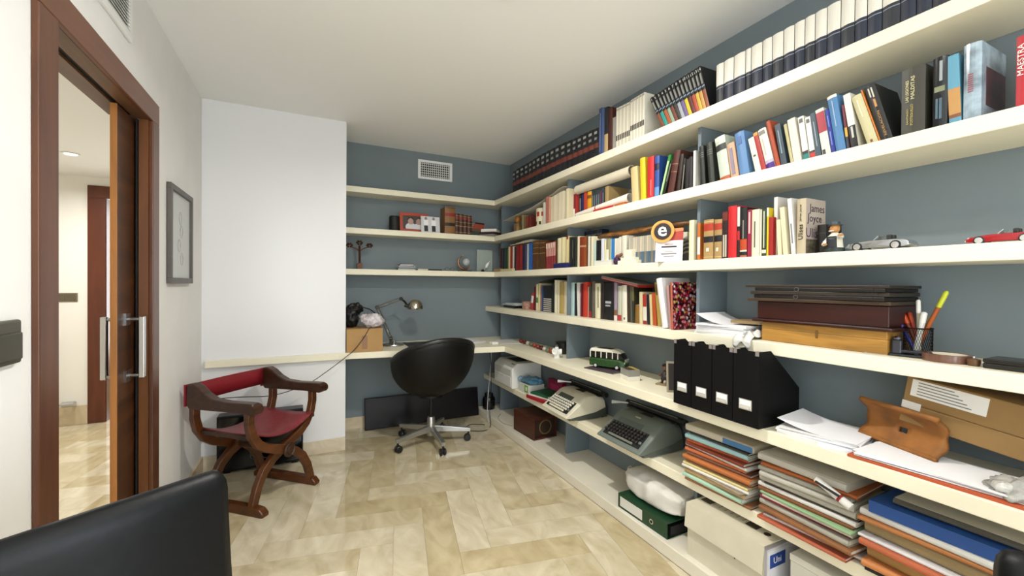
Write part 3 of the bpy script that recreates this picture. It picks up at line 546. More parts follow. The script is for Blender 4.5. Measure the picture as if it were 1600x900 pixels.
row('D', [(889, 891.8, None, 441.6, 'slim ash book', '#7d8280'), (892, 897.4, None, 441.6, 'light blue book', '#a9c4c4'), (897.8, 900.6, None, 443, 'narrow black book', '#161a1c'), (902.2, 905.6, 900.8, 442, 'slim milk-white book', '#dcdad4'), (906.8, 909.8, None, 443, 'maroon white-edged book', '#6c1420'), (911, 917.8, None, 441, 'vermilion red book', '#b93422'),
          (918.2, 920, None, 448, 'thin pink book', '#b98a80'), (920.2, 924, None, 446, 'dark moss book', '#33352a', {'bands': [(0, .2, '#a02626')]}), (924.4, 929.4, None, 440, 'grey-brown book', '#5c5448'), (930, 938, 928.4, 443, 'buttermilk book spine', '#d9d3b4', {'bars': [(.3, .9, .3, .12, '#4b473c')]}), (938.4, 943.6, None, 441, 'chocolate dark book', '#22150f'), (944, 958.8, None, 441.6, 'wide black book', '#0f0d10', {'bars': [(.44, .5, .5, .6, '#a9a9ad'), (.36, .4, .55, .5, '#a9a9ad')]}),
          (959.2, 964.4, 955.4, 441.6, 'lilac grey book', '#8c7f8c', {'bands': [(0, .14, '#d8c9c2'), (.14, .28, '#7c5638')]}), (965, 971, None, 447, 'pale mixed book', '#b5b4a2', {'bands': [(.02, .18, '#a02a2a')]}), (972, 980, 968.8, 445.6, 'chalk white book', '#ddd9c8', {'bars': [(.06, .12, .4, .2, '#2c2c2c')]}), (980.4, 985, 976.4, 446, 'speckled dark book', '#3a2a1c'), (985.4, 988.4, 981.4, 447, 'greenish grey book', '#4f5248'),
          (988.6, 992, 986.6, 448, 'olive black book', '#2a2a1c', {'bands': [(.6, 1, '#6a6238')]}), (992.4, 998.8, None, 476, 'short ochre book', '#7c5a22'), (999.2, 1004.4, 998, 456, 'slim oat book', '#cdbf98'), (1005.2, 1011, 1001.4, 459.6, 'red-and-white book', '#d5cfc0', {'bands': [(.58, 1, '#9c2c22'), (0, .12, '#8f2a28')]}), (1011.4, 1015.8, 1008.6, 460, 'ink navy book', '#14131f'),
          (1016.2, 1020.2, 1013.2, 460, 'slim sand book', '#cfc08e'), (1020.6, 1026.4, 1016, 458, 'burnt orange book', '#b04c1e'), (1028, 1034.4, 1016.8, 441.4, 'leaning gold book', '#a8904c', {'bars': [(.7, .95, .6, .35, '#6a5a28')]})], 1.70, .14)
row('D', [(1035.2, 1044, 1025.4, 436, 'thick white binder', '#e4e1e0', {'d': .2, 'xs': 1.63, 'label': 'thick white binder leaning beside the gold book on the fourth shelf', 'cat': 'binder', 'name': 'binder'}), (1046, 1049.6, 1041.4, 446, 'pink-edged pamphlet', '#b58a86', {'d': .2, 'xs': 1.63, 'label': 'pink-edged pamphlet squeezed between white binder and flower-patterned album'})], 1.63)
# ================================================================== furniture
OAK = M('#5a3011', .35, kind='woodx', s=18, amt=.25); OAKD = M('#3c2010', .4, kind='woodx', s=18, amt=.25); REDL = M('#7c2a30', .4, kind='leather', s=40, amt=.12, bump=.15); REDB = M('#7d0f1c', .55)
# --- folding X-frame armchair
sc = thing('folding_armchair', 'dark carved wooden X-frame armchair with red leather seat by the wall', 'armchair', (-.25, 2.93, 0), math.radians(48)); sc.scale = (.95, .95, .97)
def xmember(sgn, y):
    up = [(.262, .60), (.262, .53), (.245, .46), (.205, .40), (.15, .36), (.08, .33), (0, .30)]
    dn = [(-.07, .265), (-.13, .215), (-.175, .14), (-.20, .06), (-.205, .03)]
    pts = [(sgn*x, y, z) for x, z in up+dn]
    w = [.036]*12; t = [.042, .044, .046, .048, .05, .052, .052, .05, .048, .046, .044, .044]
    return MB().strap(pts, (0, 1, 0), w, t).build('curved_leg', OAK, sc, smooth=True, bevel=.004)
for y, dy in ((-.185, .018), (.185, -.018)):
    xmember(1, y+dy); xmember(-1, y-dy if 0 else y-dy*1.0)
for sgn in (-1, 1):
    x = sgn*.205
    m = MB().prism([(-.26, 0), (.25, 0), (.25, .03), (.22, .05), (-.2, .05), (-.235, .045), (-.262, .02)], -.024, .024, Matrix(((0, 0, 1, x), (1, 0, 0, 0), (0, 1, 0, 0), (0, 0, 0, 1))))
    m.build('runner', OAK, sc, bevel=.006)
    # arm: tall at the back, flowing down to a scrolled front
    prof = [(-.262, .60), (-.262, .635), (-.25, .652), (-.2, .652), (-.06, .648), (.04, .655), (.1, .68), (.15, .715), (.19, .732), (.225, .73), (.235, .70), (.235, .61), (.215, .585), (.1, .588), (-.1, .592), (-.2, .59), (-.245, .588)]
    m = MB().prism(prof, -.028, .028, Matrix(((0, 0, 1, sgn*.262), (1, 0, 0, 0), (0, 1, 0, 0), (0, 0, 0, 1))))
    ar = m.build('armrest', OAKD, sc, bevel=.008)
    MB().tube([(sgn*.262-.031, -.243, .618), (sgn*.262+.031, -.243, .618)], .028, 14).build('scroll', OAKD, ar, smooth=True)
    box('leather_tab', REDB, ar, sgn*.262-.034, sgn*.262+.034, .236, .244, .60, .725, .002)
for y in (-.225, .225):
    m = MB().lathe([(.001, 0), (.043, 0), (.043, .008), (.034, .014), (.03, .01), (.022, .01), (.018, .018), (.001, .02)], 20, m=TR(0, y, .30) @ Matrix.Rotation(math.radians(90 if y < 0 else -90), 4, 'X'))
    m.build('rosette', OAKD, sc, smooth=True)
MB().tube([(0, -.22, .30), (0, .22, .30)], .022, 10).build('pivot_bar', OAKD, sc, smooth=True)
def seat(u, v):
    x = (u-.5)*.45; k = 1-(2*u-1)**2
    return (x, -.205+.41*v, .452-.05*k+.012*(2*v-1)**2*(1-k))
MB().grid(seat, 14, 6).build('leather_seat', REDL, sc, smooth='all', solid=.008)
for sgn in (-1, 1): box('seat_rail', OAKD, sc, sgn*.226-.014, sgn*.226+.014, -.205, .205, .43, .452, .003)
MB().grid(lambda u, v: (-.234+.468*u, .228+.012*(1-(2*u-1)**2), .615+.11*v), 10, 1).build('backrest_band', REDB, sc, smooth=True, solid=.006)
# --- black box behind it
sb = thing('black_box', 'black box with round dials standing on the floor behind the red armchair', 'box', (-.275, 3.37, 0))
box('case', M('#060607', .3, spec=.3), sb, -.255, .255, -.05, .048, .012, .385, .006)
for x in (-.2, .2): box('foot', BLACK, sb, x-.02, x+.02, -.04, .04, 0, .012)
box('front_panel', M('#08080a', .12), sb, -.245, .245, -.053, -.049, .03, .37)
for x in (-.035, .03): MB().lathe([(.026, 0), (.031, 0), (.031, .004), (.026, .004)], 24, m=TR(x, -.053, .1) @ Matrix.Rotation(math.radians(90), 4, 'X'), closed=True).build('dial', M('#5d5d5d', .3, .6), sb, smooth=True)
box('badge', M('#c8c8c8', .4, .5), sb, -.12, -.1, -.055, -.053, .31, .325)
# --- swivel tub chair
tc_ = thing('swivel_tub_chair', 'black tub swivel chair on silver five-star base at the desk', 'office chair', (.90, 3.30, 0), math.radians(7))
LEA = M('#050505', .5, kind='leather', s=60, amt=.1, spec=.3)
def tub(u, v):                                     # u around (0 = front), v from bottom centre to rim
    a = 2*math.pi*u; back = (1-math.cos(a))/2
    top = .575+.28*back**1.05; zb = .395
    r = .318*math.sin(min(1, v*1.02)*math.pi/2)**.75
    if v > .55: r *= 1-.05*(v-.55)*back
    z = zb+(top-zb)*(1-math.cos(v*math.pi/2))**.9
    return (r*math.sin(a), r*.86*math.cos(a)-.05*v, z)
N1, N2 = 36, 14
MB().grid(tub, N1, N2).build('shell', LEA, tc_, smooth='all', solid=.035)
rim = [Vector(tub(i/48, 1)) for i in range(48)]
MB().tube(rim, .021, 10, closed=True).build('piping', M('#141415', .35), tc_, smooth=True)
MB().lathe([(.001, .0), (.16, .0), (.2, .02), (.2, .05), (.15, .065), (.001, .068)], 28, (0, .0, .455)).build('seat_cushion', LEA, tc_, smooth=True)
MB().lathe([(.001, .0), (.1, 0), (.1, .02), (.001, .02)], 20, (0, 0, .375)).build('swivel_plate', M('#1a1a1a', .4, .6), tc_, smooth=True)
MB().tube([(0, 0, .19), (0, 0, .385)], .014, 14).build('gas_lift', M('#2a2a2a', .3, .7), tc_, smooth=True)
MB().lathe([(.001, .06), (.03, .06), (.032, .07), (.032, .20), (.028, .21), (.001, .21)], 20).build('column', STEEL, tc_, smooth=True)
for k in range(5):
    a = math.radians(272+72*k-7); c, s = math.cos(a), math.sin(a)
    arm = MB().strap([(c*.02, s*.02, .115), (c*.16, s*.16, .105), (c*.315, s*.315, .09)], (-s, c, 0), .03, [.05, .04, .028]).build('base_arm', M('#b9b9b7', .3, .85), tc_, bevel=.003)
    px, py = c*.3, s*.3
    w = MB()
    for q in (-.014, .014):
        w.lathe([(.001, -.009), (.022, -.009), (.027, -.004), (.027, .004), (.022, .009), (.001, .009)], 16, m=TR(px-s*q-c*.008, py+c*q-s*.008, .0275) @ RZ(a) @ Matrix.Rotation(math.radians(90), 4, 'X'))
    w.tube([(px, py, .04), (px, py, .085)], .008, 8)
    w.build('caster', M('#141414', .4), tc_, smooth=True)
# --- black leather chairs close to the camera
BL = M('#05070a', .45, kind='leather', s=70, amt=.1, bump=.12, spec=.28)
def leather_chair(label, loc, rot):
    t = thing('leather_chair', label, 'chair', loc, rot)
    # backrest in local x, seat towards -y
    R = []
    for f in (0, .2, .4, .6, .75, .86, .92, .955, .978, .992, 1.0):
        z = .40+.48*f; q_ = min(1, max(0, (1-f)/.075)); th = .03*math.sqrt(max(.03, 1-(1-q_)**2)); yo = .035*math.sin(f*math.pi*.5)-.01; w = .225+.012*(1-f)-.02*(1-math.sqrt(max(0, 1-(1-q_)**2)))
        R.append([(-w, yo-th*.6, z), (-w+.02, yo-th, z), (w-.02, yo-th, z), (w, yo-th*.6, z), (w, yo+th*.6, z), (w-.02, yo+th, z), (-w+.02, yo+th, z), (-w, yo+th*.6, z)])
    MB().rings(R).build('backrest', BL, t, smooth='all')
    MB().box(-.22, .22, -.43, -.03, .42, .48).build('seat', BL, t, bevel=.02)
    for x in (-.2, .2):
        for y in (-.4, .0):
            MB().tube([(x, y, 0), (x, y, .42)], .014, 10).build('leg', CHROME, t, smooth=True)
    for x in (-.2, .2): MB().tube([(x, -.4, .40), (x, .0, .40)], .012, 8).build('side_rail', CHROME, t, smooth=True)
    return t
e = Vector((.845, .535, 0))
ctr = Vector((-.145, 1.045, 0))-e*.225
leather_chair('black leather chair with padded back next to the doorway', (ctr.x, ctr.y, 0), math.atan2(e.y, e.x))
e2 = Vector((.45, -.89, 0)); c2 = Vector((.925, .232, 0))+e2*.225
leather_chair('black leather chair pulled up beside the loaded folder shelf', (c2.x, c2.y, 0), math.atan2(e2.y, e2.x))
# --- dark flat panel against the back wall
tv = thing('flat_panel', 'long dark flat panel standing on edge against wall under the desk', 'panel', (.98, 3.80, 0))
lean = Matrix.Rotation(math.radians(-9), 4, 'X')
MB().box(-.525, .525, -.02, .02, 0.004, .27, lean).build('housing', M('#130d11', .4, spec=.25), tv, bevel=.004)
MB().box(-.515, .515, -.0225, -.0202, .012, .262, lean).build('screen', M('#0d090d', .3, spec=.25), tv)
# ================================================================== on the desk
cb = thing('cardboard_box', 'small brown cardboard box taped shut on the desk by the column', 'box', (.405, 3.56, ZE))
KR = M('#b08a58', .8, kind='card', s=10, amt=.05)
for nm, a in (('side', (-.132, .132, -.16, -.157, .001, .175)), ('side', (-.132, .132, .157, .16, .001, .175)), ('side', (-.132, -.129, -.157, .157, .001, .175)), ('side', (.129, .132, -.157, .157, .001, .175)), ('flap', (-.132, .132, -.16, -.0015, .1755, .178)), ('flap', (-.132, .132, .0015, .16, .1755, .178)), ('bottom', (-.129, .129, -.157, .157, 0, .002))):
    box(nm, KR, cb, *a)
box('packing_tape', M('#8f6647', .3), cb, -.022, .018, -.1612, -.1602, .02, .125); box('packing_tape', M('#a88a68', .3), cb, -.022, .018, -.1615, .16, .1782, .1788)
def blob(name, mat, parent, c, r, seed, amp=.25, n=(34, 22), fl=None):
    n = (max(34, n[0]), max(22, n[1]))
    random.seed(seed); ph = [(random.uniform(1, 5), random.uniform(1, 5), random.uniform(0, 6), random.uniform(.3, 1)) for _ in range(9)]
    m = MB(); R = []
    for i in range(n[1]+1):
        th = math.pi*i/n[1]; ring = []
        for j in range(n[0]):
            a = 2*math.pi*j/n[0]
            d = Vector((math.sin(th)*math.cos(a), math.sin(th)*math.sin(a), -math.cos(th)))
            k = 1+amp*sum(q[3]*math.sin(q[0]*d.x*2+q[2])*math.cos(q[1]*d.y*2+q[2]*.7+q[0]*d.z) for q in ph)/4+.22*noise.noise(d*2.6+Vector((seed, 0, 0)))+.12*noise.noise(d*6+Vector((0, seed, 0)))
            z = d.z*r[2]*k
            if z < -r[2]*.85: z = -r[2]*.85
            ring.append((c[0]+d.x*r[0]*k, c[1]+d.y*r[1]*k, c[2]+z))
        R.append(ring)
    return m.rings(R).build(name, mat, parent, smooth='all')
bg = thing('black_bag', 'crumpled black cloth bag lying on the cardboard box', 'bag', (.36, 3.57, ZE+.179))
blob('pouch', M('#08080a', .5), bg, (-.045, 0, .075), (.06, .11, .085), 5, .22)
blob('flap', M('#0a0a0c', .5), bg, (-.015, .01, .14), (.06, .07, .05), 8, .3)
MB().tube([(.0, .02, .15), (.05, .0, .155), (.1, -.02, .14), (.15, -.03, .10), (.165, -.03, .07)], .009, 8, flat=.5).build('strap', M('#0a0a0b', .5), bg, smooth=True)
wb = thing('white_plastic_bag', 'crinkled white plastic bag beside the black bag on the cardboard box', 'bag', (.478, 3.478, ZE+.179))
blob('bag_body', M('#cfc6c8', .3, kind='crinkle', s=50, amt=.15, bump=.8), wb, (0, 0, .05), (.078, .066, .058), 12, .25, (26, 16))
blob('knot', M('#cfc6c8', .3, kind='crinkle', s=50, amt=.15, bump=.8), wb, (-.075, -.02, .075), (.03, .03, .032), 4, .35)
lp = thing('desk_lamp', 'silver swing-arm desk lamp with dome shade on the desk', 'lamp', (.665, 3.66, ZE))
MB().lathe([(.001, 0), (.088, 0), (.09, .006), (.085, .016), (.03, .022), (.02, .03), (.001, .032)], 28).build('base', STEEL, lp, smooth=True)
elb, hj_ = Vector((-.125, .04, .325)), Vector((.06, -.02, .40))
for nm, a, b in (('lower_arm', Vector((-.02, 0, .06)), elb), ('upper_arm', elb, hj_)):
    d = (b-a).normalized(); sd_ = d.cross(Vector((0, 1, 0))).normalized()*.011
    ar = MB().tube([a+sd_, b+sd_], .0042, 8).tube([a-sd_, b-sd_], .0042, 8).build(nm, M('#8c8a86', .3, .9), lp, smooth=True)
    p0, p1 = a+d*.03, a+d*.14
    MB().tube([p0.lerp(p1, i/60)+Vector((math.cos(i*1.6)*.005, math.sin(i*1.6)*.005, 0)) for i in range(61)], .0013, 4).build('spring', CHROME, ar, smooth=True)
MB().tube([(-.02, 0, .02), (-.02, 0, .075)], .011, 10).tube([(-.035, 0, .06), (-.005, 0, .06)], .012, 10).build('swivel_joint', M('#4b463e', .4, .7), lp, smooth=True)
MB().lathe([(.001, -.014), (.018, -.014), (.018, .014), (.001, .014)], 14, m=TR(*elb) @ Matrix.Rotation(math.radians(90), 4, 'X')).build('elbow_joint', M('#3c3a36', .4, .7), lp, smooth=True)
MB().tube([hj_, hj_+Vector((.03, -.0, -.025)), hj_+Vector((.055, -.005, -.06))], .009, 8).lathe([(.001, -.012), (.015, -.012), (.015, .012), (.001, .012)], 12, m=TR(*hj_) @ Matrix.Rotation(math.radians(90), 4, 'X')).build('head_joint', M('#2a2926', .4, .7), lp, smooth=True)
hc = hj_+Vector((.115, -.03, -.085))
sh_ = MB().lathe([(.066, -.004), (.068, 0), (.066, .02), (.058, .045), (.04, .065), (.018, .075), (.001, .076), (.001, .073), (.03, .066), (.055, .04), (.063, .0)], 26, m=TR(*hc), closed=True).build('dome_shade', M('#b9b0a2', .2, 1), lp, smooth=True)
MB().ell((hc.x, hc.y, hc.z+.02), (.022, .022, .03)).build('bulb', M('#e9e4da', .3), sh_, smooth='all')
MB().tube([hc+Vector((-.062, 0, .02)), hc+Vector((-.09, .005, .03))], .014, 10).build('lamp_neck', M('#2a2926', .4, .7), lp, smooth=True)
MB().tube([(-.004, -.05, .02), (0, -.052, .045)], .009, 10).lathe([(.001, 0), (.016, 0), (.016, .006), (.001, .006)], 12, (0, -.052, .045)).build('clamp_knob', CHROME, lp, smooth=True)
dm = thing('desk_blotter', 'dark purple-brown desk blotter lying behind the tub chair', 'desk mat', (.97, 3.60, ZE))
MB().box(-.205, .205, -.19, .17, .0005, .004).build('mat', M('#2f2527', .5), dm, bevel=.0015)
MB().box(-.205, -.175, -.19, .17, .004, .006).build('side_strip', M('#241c1e', .4), dm)
def paper_stack(name, label, cat, loc, rot, w, d, h, n, seed, mat=None, group=None, curl=0):
    t = thing(name, label, cat, loc, rot, group); random.seed(seed)
    for i in range(n):
        a = random.uniform(-.06, .06); ox, oy = random.uniform(-.006, .006), random.uniform(-.006, .006); z0 = h*i/n+.0004; z1 = h*(i+1)/n
        m = TR(ox, oy, 0) @ RZ(a)
        if i == n-1 and curl:
            R = []
            for q in range(9):
                f = q/8; z = z0+curl*max(0, f-.35)**2*2; y = -d/2+d*f
                R.append([m @ Vector(p) for p in ((-w/2, y, z), (w/2, y, z), (w/2, y, z+.0015), (-w/2, y, z+.0015))])
            MB().rings(R).build('sheet', mat or M('#e6e5e8', .7), t, smooth=True)
        else: MB().box(-w/2, w/2, -d/2, d/2, z0, z1, m).build('sheet', mat or M(['#e6e5e6', '#dcdbd8', '#efeeee'][i % 3], .7), t)
    return t
paper_stack('paper_stack', 'small stack of white papers on the desk by the corner', 'papers', (1.325, 3.62, ZE), .35, .2, .28, .014, 4, 21)
paper_stack('loose_papers', 'loose white papers spread in the desk corner beside the bead strand', 'papers', (1.655, 3.475, ZE), -.2, .19, .25, .004, 2, 22)
sn = thing('sticky_note_block', 'small white note block at the inner corner of the desk', 'note block', (1.49, 3.40, ZE)); MB().box(-.03, .03, -.03, .03, 0, .018).build('block', M('#e8e6dc', .7), sn, bevel=.002); MB().box(-.028, .028, -.028, .028, .0182, .0192).build('top_sheet', M('#f2f0e6', .7), sn)
# cables
def cable(label, pts, r=.0028, col='#151214', name='cable', group=None):
    P = [Vector(p) for p in pts]; Q = []
    for i in range(len(P)-1):
        p0, p1, p2, p3 = P[max(i-1, 0)], P[i], P[i+1], P[min(i+2, len(P)-1)]
        for k in range(8):
            t = k/8; Q.append(.5*((2*p1)+(p2-p0)*t+(2*p0-5*p1+4*p2-p3)*t*t+(3*p1-p0-3*p2+p3)*t**3))
    Q.append(P[-1])
    return tag(MB().tube(Q, r, 6).build(name, M(col, .5), None, smooth='all'), label, 'cable', group)
cable('black cable hanging from the cardboard box down past the desk edge', [(.52, 3.50, ZE+.185), (.47, 3.44, ZE+.186), (.435, 3.392, ZE+.18), (.40, 3.385, ZE+.12), (.33, 3.375, ZE+.03), (.27, 3.36, ZE-.02), (.12, 3.33, .62), (.0, 3.32, .55), (-.2, 3.30, .50), (-.40, 3.38, .49), (-.55, 3.40, .49)])
cable('white cable hanging below the desk beside the printer', [(1.555, 3.62, .695), (1.56, 3.62, .55), (1.53, 3.60, .35), (1.515, 3.59, .2), (1.50, 3.56, .09), (1.49, 3.50, .006)], .003, '#c9c9c9')
cable('black cable hanging below the desk beside the white cable', [(1.53, 3.60, .695), (1.545, 3.58, .5), (1.53, 3.55, .3), (1.505, 3.52, .12), (1.48, 3.44, .006), (1.38, 3.36, .004), (1.25, 3.44, .004), (1.33, 3.56, .004), (1.45, 3.50, .004)], .0032)
cable('thin pale cable lying on the plinth near the wooden radio', [(1.63, 3.55, ZF+.003), (1.56, 3.45, ZF+.003), (1.54, 3.3, ZF+.003), (1.58, 3.2, ZF+.003)], .002, '#8d8a80')
# ================================================================== objects on the back-wall shelves
def back_book(label, uL, uR, vT, y, zs, col, d=.12, group=None, **kw):
    a, b = on_y(uL, vT, y), on_y(uR, vT, y)
    o = make_book(label, (b.x, y, zs+.0004), 0, b.x-a.x-.0008, a.z-zs, d, col, group=group, **kw)
    o.rotation_euler = (0, 0, math.radians(90)); return o
LEAB = '#7a4a22'
p = on_y(617, 345, 3.77)
t = thing('speaker', 'black cylindrical speaker standing left of the red photo frame', 'speaker', (p.x, 3.79, ZB))
MB().lathe([(.001, 0), (.042, 0), (.046, .005), (.046, .125), (.042, .13), (.001, .131)], 24).build('body', M('#0b0b0c', .6), t, smooth=True); MB().lathe([(.036, .131), (.042, .131), (.042, .134), (.036, .134)], 24, closed=True).build('top_ring', M('#222', .3) if 0 else M('#222222', .3), t, smooth=True)
def photo_frame(label, uL, uR, vT, y, zs, fw_, fc, pm, tilt=10, rz=0):
    a, b = on_y(uL, vT, y), on_y(uR, vT, y); w = (b.x-a.x)/2; h = a.z-zs
    t = thing('photo_frame', label, 'photo frame', ((a.x+b.x)/2, y, zs+.0032), rz)
    m = Matrix.Rotation(math.radians(-tilt), 4, 'X'); hh = h/math.cos(math.radians(tilt))
    if fw_: MB().box(-w, w, 0, .015, 0, fw_, m).box(-w, w, 0, .015, hh-fw_, hh, m).box(-w, -w+fw_, 0, .015, fw_, hh-fw_, m).box(w-fw_, w, 0, .015, fw_, hh-fw_, m).build('frame', M(fc, .4), t)
    else: MB().box(-w, w, .006, .012, 0, hh, m).build('frame', M(fc, .4), t)
    f_ = fw_ if fw_ else .004
    MB().box(-w+f_, w-f_, .004, .008, f_, hh-f_, m).build('photo', pm, t)
    MB().box(-.02, .02, .012, .016, 0, hh*.6, Matrix.Rotation(math.radians(6), 4, 'X') @ TR(0, .045, 0)).build('easel_back', M('#2a2422', .6), t)
    return t, m, w, hh
t, m, w, hh = photo_frame('red photo frame holding a portrait of two smiling people', 625.5, 669, 331, 3.76, ZB, .026, '#b3452f', M('#4a4240', .5))
for x, sk in ((-.028, '#b7968a'), (.045, '#a98a80')):
    MB().ell((x, .003, hh*.56), (.026, .002, .036), m=m).build('face', M(sk, .6), t, smooth='all'); MB().ell((x, .0035, hh*.66), (.028, .002, .022), m=m).build('hair', M('#2a211e', .6), t, smooth='all')
    MB().ell((x, .0035, hh*.25), (.05, .002, .04), m=m).build('shirt', M('#d8d8dc', .6), t, smooth='all')
t, m, w, hh = photo_frame('white photo print of two standing people in front of the red frame', 658.5, 688, 337, 3.72, ZB, 0, '#cfcfd2', M('#d2d2d4', .5), 9)
for x in (-.04, .03):
    MB().ell((x, .0035, hh*.85), (.012, .0015, .017), m=m).build('face', M('#8c8484', .6), t, smooth='all'); MB().box(x-.02, x+.02, .0025, .0045, hh*.42, hh*.77, m).build('shirt', M('#f0f0f0', .6), t); MB().box(x-.018, x+.016, .0022, .0044, hh*.06, hh*.42, m).build('trousers', M('#2c2c30', .6), t)
back_book('large brown leather tome with a red label standing beside the white photo', 695, 711, 323, 3.74, ZB, '#8a6032', .14, hard=True, bands=[(.66, .78, '#8f2420'), (.3, .42, '#231712'), (.95, .97, '#5a3a1a')])
for i in range(4):
    back_book('brown leather volume with gilt red label in the row of four beside the tome', 711.5+6.5*i, 718+6.4*i, 333.5+1.2*i, 3.73, ZB, '#3f2010', .11, group='four brown leather volumes on the corner shelf', hard=True, bands=[(.74, .86, '#7c2a20'), (.9, .92, '#b58a4a'), (.4, .43, '#b58a4a'), (.6, .62, '#b58a4a'), (.1, .12, '#b58a4a')])
def flat_book(label, loc, rot, w, d, t, col, pages=None, name='book', cat='book', hard=True, group=None, tilt=0):
    """lying flat, spine along local -x side"""
    o = thing(name, label, cat, loc, rot, group); c = .0025 if hard else .001
    MB().box(-w/2, w/2, -d/2, d/2, 0, c).box(-w/2, w/2, -d/2, d/2, t-c, t).box(-w/2, -w/2+c, -d/2, d/2, c, t-c).build('cover', M(col, .5), o)
    box('pages', pages or PAGE, o, -w/2+c, w/2-.003, -d/2+.003, d/2-.003, c, t-c)
    if tilt: o.rotation_euler = (0, tilt, rot)
    return o
zz = ZB
for i, (c, tt) in enumerate((('#33403a', .045), ('#6b4a30', .024), ('#a04436', .022), ('#9b4b38', .018), ('#3d2626', .014))):
    flat_book(['dark green lowest', 'brown second', 'brick red third', 'terracotta fourth', 'dark maroon topmost'][i]+' book of the small stack on the corner shelf', (1.455+.004*i, 3.79, zz+.0005), math.radians(92+3*i), .10, .13-.006*i, tt, c, group='small flat stack on the corner shelf'); zz += tt+.0008
zz = ZB
for i, (c, tt, pg, w_, d_) in enumerate((('#8f8a84', .012, None, .15, .2), ('#2b1210', .022, M('#4a2420', .6), .16, .22), ('#e2ded6', .026, None, .15, .20))):
    flat_book(['grey lowest', 'dark maroon middle', 'white topmost'][i]+' book of the pile in the shelf corner', (1.60, 3.735, zz+.0005), math.radians(40+6*i), d_, w_, tt, c, pg, group='pile in the shelf corner'); zz += tt+.0008
# third shelf, back wall
p = on_y(562, 400, 3.76)
t = thing('tree_candle_holder', 'small brown metal tree sculpture on a wooden block', 'sculpture', (p.x, 3.77, ZC))
BR = M('#4a2a1a', .45, .5)
MB().box(-.022, .022, -.022, .022, 0, .05).build('block', M('#6a3a1a', .5, kind='woodz', s=30, amt=.2), t, bevel=.002)
MB().tube([(0, 0, .05), (0, 0, .2)], .009, 8).tube([(0, 0, .155), (-.03, 0, .175), (-.075, 0, .19)], .005, 6).tube([(0, 0, .155), (.03, 0, .175), (.075, 0, .195)], .005, 6).build('trunk', BR, t, smooth=True)
for cx, cz in ((-.08, .2), (0, .225), (.08, .205)):
    m = MB()
    for a in range(6): m.ell((cx+.02*math.cos(a*1.05), .01*math.sin(a), cz+.014*math.sin(a*1.05)), (.009, .009, .009), 8)
    m.lathe([(.001, 0), (.012, 0), (.014, .015), (.001, .016)], 10, (cx, 0, cz)); m.build('berry_cluster', BR, t, smooth=True)
def cd_stack(label, cat, loc, rot, items, name='case_stack'):
    z = loc[2]
    for i, (c, w, d, h, lb) in enumerate(items):
        o = thing(name, lb, cat, (loc[0]+.003*(i % 2), loc[1], z+.0004), rot+.05*(i % 3-1)); z += h+.0006
        MB().box(-w/2, w/2, -d/2, d/2, 0, h).build('case', M(c, .25), o, bevel=.001); MB().box(-w/2+.003, w/2-.003, -d/2-.0006, -d/2+.001, h*.25, h*.75).build('label_strip', M('#cfcfcf' if c < '#888888' else '#555555', .4), o)
p = on_y(634, 415, 3.75)
cd_stack('', 'case', (p.x, 3.76, ZC), 0, [('#3a3f40', .15, .13, .012, 'grey lowest case of the small stack near the hourglass ornament shelf'), ('#8f9695', .15, .13, .011, 'silver-grey second case of the small shelf stack'), ('#d6d6d6', .14, .12, .014, 'bright silver third case of the small shelf stack'), ('#121214', .12, .12, .012, 'black topmost case of the small shelf stack')], 'slim_case')
for lb, u0, u1, h, c, nm in (('flat cream tray lying beside the stack of slim cases', 652, 668, .012, '#cfc6a8', 'tray'), ('flat black wallet lying on the third shelf above the lamp', 669, 690, .012, '#101010', 'wallet'), ('folded reading glasses lying left of the ring ornament', 694, 711, .018, '#3b3a30', 'reading_glasses')):
    a, b = on_y(u0, 418, 3.74), on_y(u1, 418, 3.74); o = thing(nm, lb, nm.replace('_', ' '), ((a.x+b.x)/2, 3.75, ZC)); w = (b.x-a.x)/2
    if nm == 'reading_glasses':
        for s in (-1, 1): MB().tube([(s*w*.5+.02*math.cos(k), -.02, .017+.016*math.sin(k)) for k in [i*.524 for i in range(12)]], .0018, 5, closed=True).build('rim', M(c, .4), o, smooth=True); MB().tube([(s*(w*.5+.02), -.02, .02), (s*(w*.5+.02), .05, .006), (0, .055, .004)], .0016, 5).build('temple', M(c, .4), o, smooth=True)
        MB().tube([(-w*.5+.02, -.02, .02), (0, -.022, .024), (w*.5-.02, -.02, .02)], .0016, 5).build('bridge', M(c, .4), o, smooth=True)
    else:
        MB().box(-w, w, -.035, .035, 0, h).build('body', M(c, .5), o, bevel=.003); MB().box(-w+.006, w-.006, -.03, .03, h, h+.0012).build('inner_panel', M(c, .3), o)
p = on_y(727, 410, 3.75)
t = thing('crescent_ornament', 'copper crescent ornament with a glass ball on a wooden foot', 'ornament', (p.x, 3.76, ZC))
CP = M('#9a7866', .3, .7)
MB().tube([(-.005+.062*math.cos(a), 0, .085+.062*math.sin(a)) for a in [math.radians(105+k*12) for k in range(20)]], [.004+.010*math.sin(math.pi*k/19) for k in range(20)], 10).build('crescent', CP, t, smooth=True)
MB().ell((.012, 0, .09), (.034, .034, .034), 18).build('glass_ball', M('#d8dedd', .05, alpha=.5), t, smooth='all'); MB().ell((-.02, 0, .15), (.009, .009, .009)).build('finial', CHROME, t, smooth='all')
MB().box(-.06, .06, -.03, .03, 0, .01).box(-.02, .02, -.015, .015, .01, .026).build('foot', M('#3a2418', .5), t, bevel=.002)
a, b = on_y(745, 400, 3.80), on_y(769, 400, 3.80)
t = thing('glass_plaque', 'greenish upright glass plaque standing on the third shelf', 'plaque', ((a.x+b.x)/2, 3.80, ZC)); w = (b.x-a.x)/2
